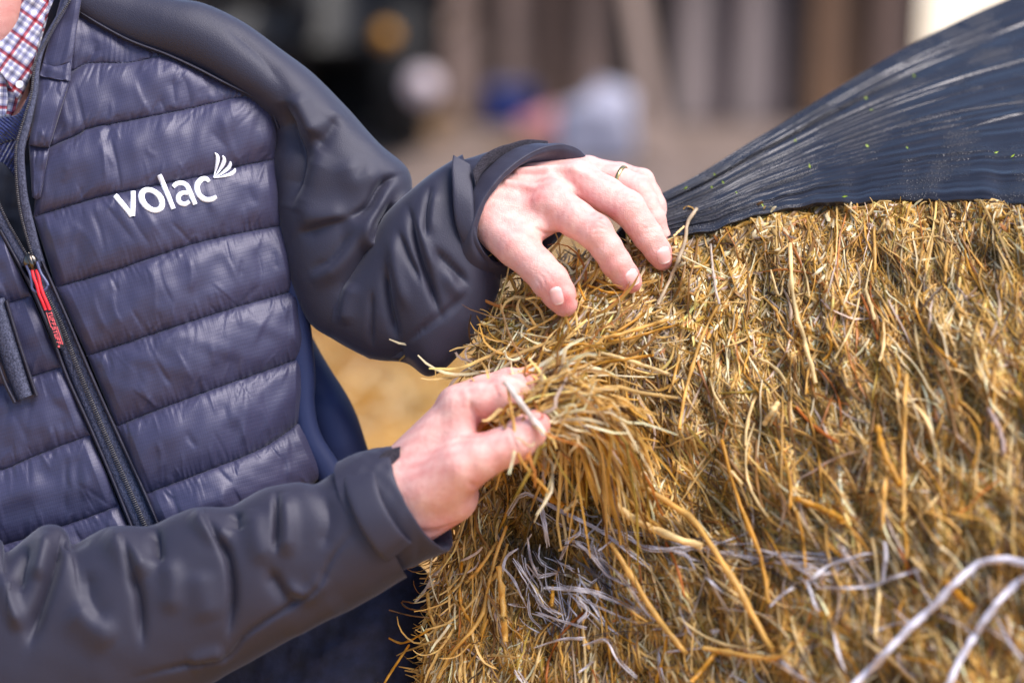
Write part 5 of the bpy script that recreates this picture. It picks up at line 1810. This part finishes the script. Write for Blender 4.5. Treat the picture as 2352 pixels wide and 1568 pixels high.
v, f, cc = stem(lo, 3.6, GOLD, n=7, k=22, zs=[300, 320, 330, 328, 318, 310], seed=6)
mk('curled_blade', v, f, M_hay, tuft, col=cc)
v, f, cc = stem([(1165, 880), (1178, 960), (1190, 1040), (1215, 1080), (1260, 1130)], 3.2, TAN, n=7, k=18, zs=[310, 335, 342, 330, 270], seed=7)
mk('thin_stem', v, f, M_hay, tuft, col=cc)
# ---------------------------------------------------------------- yard and barn behind, far out of focus
m = Mat('yard_ground', (0.2, 0.15, 0.12), 0.85, 0.3)
pc_ = m.noise(0.9, 4)
n2 = m.noise(14, 4)
soil = m.ramp(n2, [(0.3, srgb(96, 82, 76)), (0.7, srgb(130, 112, 102))])
strw = m.ramp(n2, [(0.3, srgb(150, 104, 40)), (0.55, srgb(196, 146, 66)), (0.75, srgb(214, 172, 102))])
tcx = m.node('ShaderNodeTexCoord')
sx = m.node('ShaderNodeSeparateXYZ')
m.t.links.new(tcx.outputs['Object'], sx.inputs[0])
edge = m.math('ADD', m.math('MULTIPLY', sx.outputs[1], 1.0), m.math('MULTIPLY', pc_, 0.8))
near = m.maprange(edge, -40.0, -39.0, 0.0, 1.0)
m.set('Base Color', m.mix(m.math('MULTIPLY', m.maprange(edge, 2.5, 3.0, 1.0, 0.0), near), soil, strw))
m.bump(m.noise(30, 5), 0.02, 0.8)
g = mk('ground', [(-60, -60, 0), (60, -60, 0), (60, 60, 0), (-60, 60, 0)], [[0, 1, 2, 3]], m.m)
g['kind'] = 'structure'
# loose straw on the near part of the yard
r = np.random.default_rng(404)
n = 2600
c0 = np.stack([r.uniform(-1.3, 0.35, n), r.uniform(1.2, 2.9, n), r.uniform(0.008, 0.03, n)], 1)
th = r.uniform(0, 6.28, n)
L = r.uniform(0.06, 0.22, n)
d = np.stack([np.cos(th) * L / 2, np.sin(th) * L / 2, r.normal(0, 0.012, n)], 1)
s = np.stack([-np.sin(th), np.cos(th), np.zeros(n)], 1) * r.uniform(0.002, 0.005, n)[:, None]
v = np.stack([c0 - d - s, c0 + d - s, c0 + d + s, c0 - d + s], 1)
v[..., 2] = np.maximum(v[..., 2], 0.006)
col = np.repeat(PAL[r.choice(len(PAL), n, p=[.3, .25, .2, .12, .05, .03, .0, .05])], 4, axis=0)
o = mk('loose_straw', v, np.arange(4 * n).reshape(-1, 4), M_hay, None, smooth=False, col=col)
tagit(o, 'loose golden straw scattered over the yard floor behind the person', 'straw', kind='stuff')

WY = 3.75
B_board = mottled('weathered_board_brown', srgb(66, 50, 46), srgb(86, 66, 58), 6, 0.85, 0.003)
B_pale = mottled('weathered_board_pale', srgb(94, 78, 74), srgb(112, 92, 86), 6, 0.85, 0.003)
B_grey = mottled('galvanised_sheet', srgb(84, 72, 74), srgb(100, 86, 86), 4, 0.6, 0.002)
B_dark = mottled('dark_barn_inside', srgb(40, 32, 32), srgb(56, 46, 43), 5, 0.9)
B_rust = mottled('rust_brown_board', srgb(72, 50, 36), srgb(90, 64, 44), 5, 0.85)
B_black = mottled('black_painted_steel', srgb(14, 14, 18), srgb(24, 24, 30), 12, 0.5)
B_tyre = mottled('tyre_rubber', srgb(18, 17, 18), srgb(30, 28, 28), 30, 0.85, 0.003)
B_blue = mottled('blue_plastic', srgb(30, 46, 104), srgb(38, 56, 122), 20, 0.4)
B_beige = mottled('dusty_beige_paint', srgb(122, 102, 92), srgb(142, 120, 108), 10, 0.7)
B_amber = Mat('amber_lens', srgb(170, 118, 40), 0.25, 0.5).m
B_spot = mottled('bright_spot_white', srgb(176, 158, 162), srgb(194, 176, 178), 10, 0.15)  # whitish colour for the disc that stands in for a bright spot
B_bag = mottled('white_woven_sack', srgb(150, 148, 166), srgb(180, 176, 190), 14, 0.7, 0.004)
B_pink = mottled('pink_sack', srgb(176, 112, 112), srgb(196, 138, 136), 14, 0.7, 0.004)
B_sunlit = mottled('painted_sunlit_straw', srgb(240, 214, 176), srgb(250, 232, 206), 20, 0.8, 0.01)  # near-white straw colour stands in for sunlight on the far ground


def upright(name, x0, x1, mat, wy, parent, top=0.9, th=0.03, y_foot=None):
    a, b = W(x0, 150, wy), W(x1, 150, wy)
    v, f = box(((a[0] + b[0]) / 2, wy, top / 2), (abs(b[0] - a[0]) / 2, th, top / 2), bev=0.006)
    return mk(name, v, f, mat, parent)


wall = empty('barn_wall', (0, WY + 0.1, 0), 'dim barn wall of upright brown and grey boards far behind', 'barn wall')
v, f = box((-1.75, WY + 0.14, 0.48), (2.62, 0.06, 0.48), bev=0.01)
mk('back_sheeting', v, f, B_dark, wall)
for x0, x1, mt in ((560, 700, B_beige), (706, 860, B_dark), (866, 1010, B_board), (1016, 1150, B_pale), (1156, 1232, B_pale), (1246, 1318, B_board), (1332, 1402, B_pale), (1420, 1540, B_dark), (1548, 1680, B_grey),
                   (1684, 1812, B_grey), (1820, 1850, B_dark), (1856, 1990, B_rust), (1996, 2110, B_board), (400, 554, B_board), (240, 394, B_board), (80, 234, B_board)):
    upright('wall_board', x0, x1, mt, WY + 0.02, wall)

# plank leaning on the wall
a, b = G(1545, 250), W(1415, -60, WY - 0.06)
a = np.array(W(1535, 235, WY - 0.42))
a[2] = 0.0
a2, b2 = np.array([a[0], WY - 0.38, 0.0]), np.array([b[0], WY - 0.05, b[2] + 0.15])
dv = (b2 - a2) / np.linalg.norm(b2 - a2)
sd = np.array([1.0, 0, 0]) - dv * dv[0]
sd /= np.linalg.norm(sd)
nn = np.cross(dv, sd)
bv = [p + sd * 0.019 * i + nn * 0.011 * j for p in (a2 + nn * 0.012, b2) for i, j in ((-1, -1), (1, -1), (1, 1), (-1, 1))]
o = mk('wooden_plank', bv, [[3, 2, 1, 0], [4, 5, 6, 7], [0, 1, 5, 4], [1, 2, 6, 5], [2, 3, 7, 6], [3, 0, 4, 7]], B_beige, None, smooth=False)
tagit(o, 'pale plank leaning at a slant against the barn wall', 'plank')


def sack(name, x, y, w, h, mat, label, dist_h=0.0, seed=1):
    c = G(x, y)
    sc_ = np.linalg.norm(c - CAM) / FD * PX
    th = np.linspace(0, 2 * math.pi, 30, endpoint=False)
    rows = []
    ex = 0.45
    cs_, sn_ = np.sign(np.cos(th)) * np.abs(np.cos(th)) ** ex, np.sign(np.sin(th)) * np.abs(np.sin(th)) ** ex
    for t in np.linspace(0, 1, 14):
        rad = 0.02 if t in (0.0, 1.0) else 0.90 + 0.10 * math.sin(math.pi * t) - 0.45 * max(0.0, t - 0.8) / 0.2
        rw = 1 + 0.08 * np.sin(th * 3 + seed + t * 5) + 0.05 * np.sin(th * 7 + seed * 2 + t * 3)
        rows.append(np.stack([c[0] + cs_ * w * sc_ / 2 * rad * rw, c[1] + sn_ * w * sc_ / 2 * 0.6 * rad * rw, 0.002 + t * h * sc_ * (1 + 0.16 * np.cos(th + 0.4) * t)], 1))
    o = mk(name, np.stack(rows, 0), grid_faces(14, 30, cv=True), mat, None)
    return tagit(o, label, 'sack')


sack('feed_sack', 1368, 372, 170, 165, B_bag, 'crumpled white sack standing on the yard above the far cuff', seed=2)
sack('feed_sack', 1250, 335, 130, 80, B_pink, 'flat pinkish sack lying left of the white sack', seed=5)

# dark farm machine behind the shoulder
mc = G(790, 330)
mach = empty('farm_machine', (mc[0], mc[1], 0), 'black parked farm machine with an amber lamp behind the raised shoulder', 'machine')
v, f = box((mc[0] + 0.02, mc[1] + 0.35, 0.42), (0.20, 0.42, 0.22), bev=0.03)
mk('body', v, f, B_black, mach)
v, f = box((mc[0] - 0.16, mc[1] + 0.1, 0.34), (0.12, 0.30, 0.10), bev=0.03)
mk('side_box', v, f, B_black, mach)
v, f = box((mc[0] - 0.1, mc[1] + 0.5, 0.69), (0.34, 0.10, 0.045), bev=0.01)
mk('top_cover', v, f, B_beige, mach)
for dx, dy in ((-0.2, -0.05), (0.13, 0.0), (0.13, 0.7)):
    cw = np.array([mc[0] + dx, mc[1] + dy, 0.17])
    v, f = lathe(cw - [0.05, 0, 0], (1, 0, 0), [(0.09, 0), (0.15, 0.0), (0.168, 0.02), (0.17, 0.05), (0.168, 0.08), (0.15, 0.10), (0.09, 0.10)], 36)
    wh = mk('wheel', v, f, B_tyre, mach)
    v, f = lathe(cw - [0.03, 0, 0], (1, 0, 0), [(0.01, 0.0), (0.085, 0.0), (0.09, 0.03), (0.085, 0.06), (0.01, 0.06)], 24)
    mk('rim', v, f, B_black, wh)
lc = W(885, 80, mc[1] - 0.25)
v, f = lathe(lc, (0.1, -1, 0.1), [(0.001, 0), (0.020, 0), (0.022, 0.02), (0.016, 0.035), (0.001, 0.04)], 22)
mk('amber_lamp', v, f, B_amber, mach)
v, f = sweep([W(1080, 20, mc[1] + 0.1), W(1000, 80, mc[1] + 0.05), W(925, 150, mc[1])], 0.026, 10)
mk('lift_arm', v, f, B_beige, mach)
lc2 = W(972, 199, mc[1] - 0.2)
v, f = lathe(lc2, (0.0, -1, 0.25), [(0.001, -0.03), (0.028, -0.02), (0.036, 0), (0.036, 0.012), (0.025, 0.02), (0.001, 0.024)], 22)
mk('bright_spot_disc', v, f, B_spot, mach)  # added white disc in place of a blurred bright spot
v, f = sweep([lc2 + [0, 0.02, 0], [lc2[0] - 0.02, mc[1] + 0.12, 0.36], [mc[0] + 0.1, mc[1] + 0.25, 0.40]], 0.014, 8)
mk('disc_bracket', v, f, B_black, mach)  # bracket made up to carry the added disc

# blue drum and a dark crate by the machine
dc = G(1040, 262)
v, f = lathe((dc[0], dc[1] + 0.1, 0.0), (0, 0, 1), [(0.001, 0.001), (0.062, 0.002), (0.066, 0.01), (0.066, 0.06), (0.069, 0.066), (0.066, 0.072), (0.066, 0.13), (0.060, 0.14), (0.02, 0.142), (0.018, 0.155), (0.001, 0.156)], 30)
tagit(mk('blue_drum', v, f, B_blue, None), 'small blue plastic drum beside the black machine', 'drum')
dc = G(1105, 250)
v, f = lathe((dc[0], dc[1] + 0.05, 0.0), (0, 0, 1), [(0.001, 0.001), (0.036, 0.002), (0.046, 0.10), (0.048, 0.104), (0.044, 0.104), (0.036, 0.02), (0.001, 0.018)], 26)
tagit(mk('metal_bucket', v, f, B_grey, None), 'small grey bucket right of the blue drum', 'bucket')
dc = G(1165, 290)
v, f = box((dc[0], dc[1] + 0.06, 0.045), (0.055, 0.05, 0.045), 0.2, 0.006)
tagit(mk('dark_crate', v, f, B_blue, None, smooth=False), 'dark blue crate between the bucket and the pink sack', 'crate')
# clods of spilt straw and earth about the machine
B_clod = mottled('straw_clod', srgb(112, 86, 62), srgb(152, 122, 92), 30, 0.9, 0.006)
for i, (x_, y_, w_, lab) in enumerate(((1010, 292, 90, 'brown straw clod below the white disc'), (1092, 262, 70, 'pale straw clod just left of the dark blue crate'), (960, 330, 120, 'long low straw clod beside the wheel of the machine'), (1180, 352, 80, 'small straw clod below the pink sack'))):
    o = sack('straw_clod', x_, y_, w_, 34, B_clod, lab, seed=20 + i)
    o['category'] = 'clod'
    o['group'] = 'clods of straw about the machine'
# straw mound added for sunlit ground at the right, sunlight put into its colour
hc = np.array([1.45, 4.9, 0.0])
th = np.linspace(0, 2 * math.pi, 40, endpoint=False)
rows = []
for t in np.linspace(0, 1, 12):
    rw = (1 - t) ** 0.6 * (1 + 0.10 * np.sin(th * 3 + 1) + 0.06 * np.sin(th * 8 + t * 9))
    rows.append(np.stack([hc[0] + np.cos(th) * 0.75 * rw, hc[1] + np.sin(th) * 1.0 * rw, np.full(40, 0.002 + t * 0.16)], 1))
o = mk('sunlit_patch_heap', np.stack(rows, 0), grid_faces(12, 40, cv=True), B_sunlit, None)
tagit(o, 'straw heap added for the sunlit patch behind the top of the black plastic', 'straw heap')
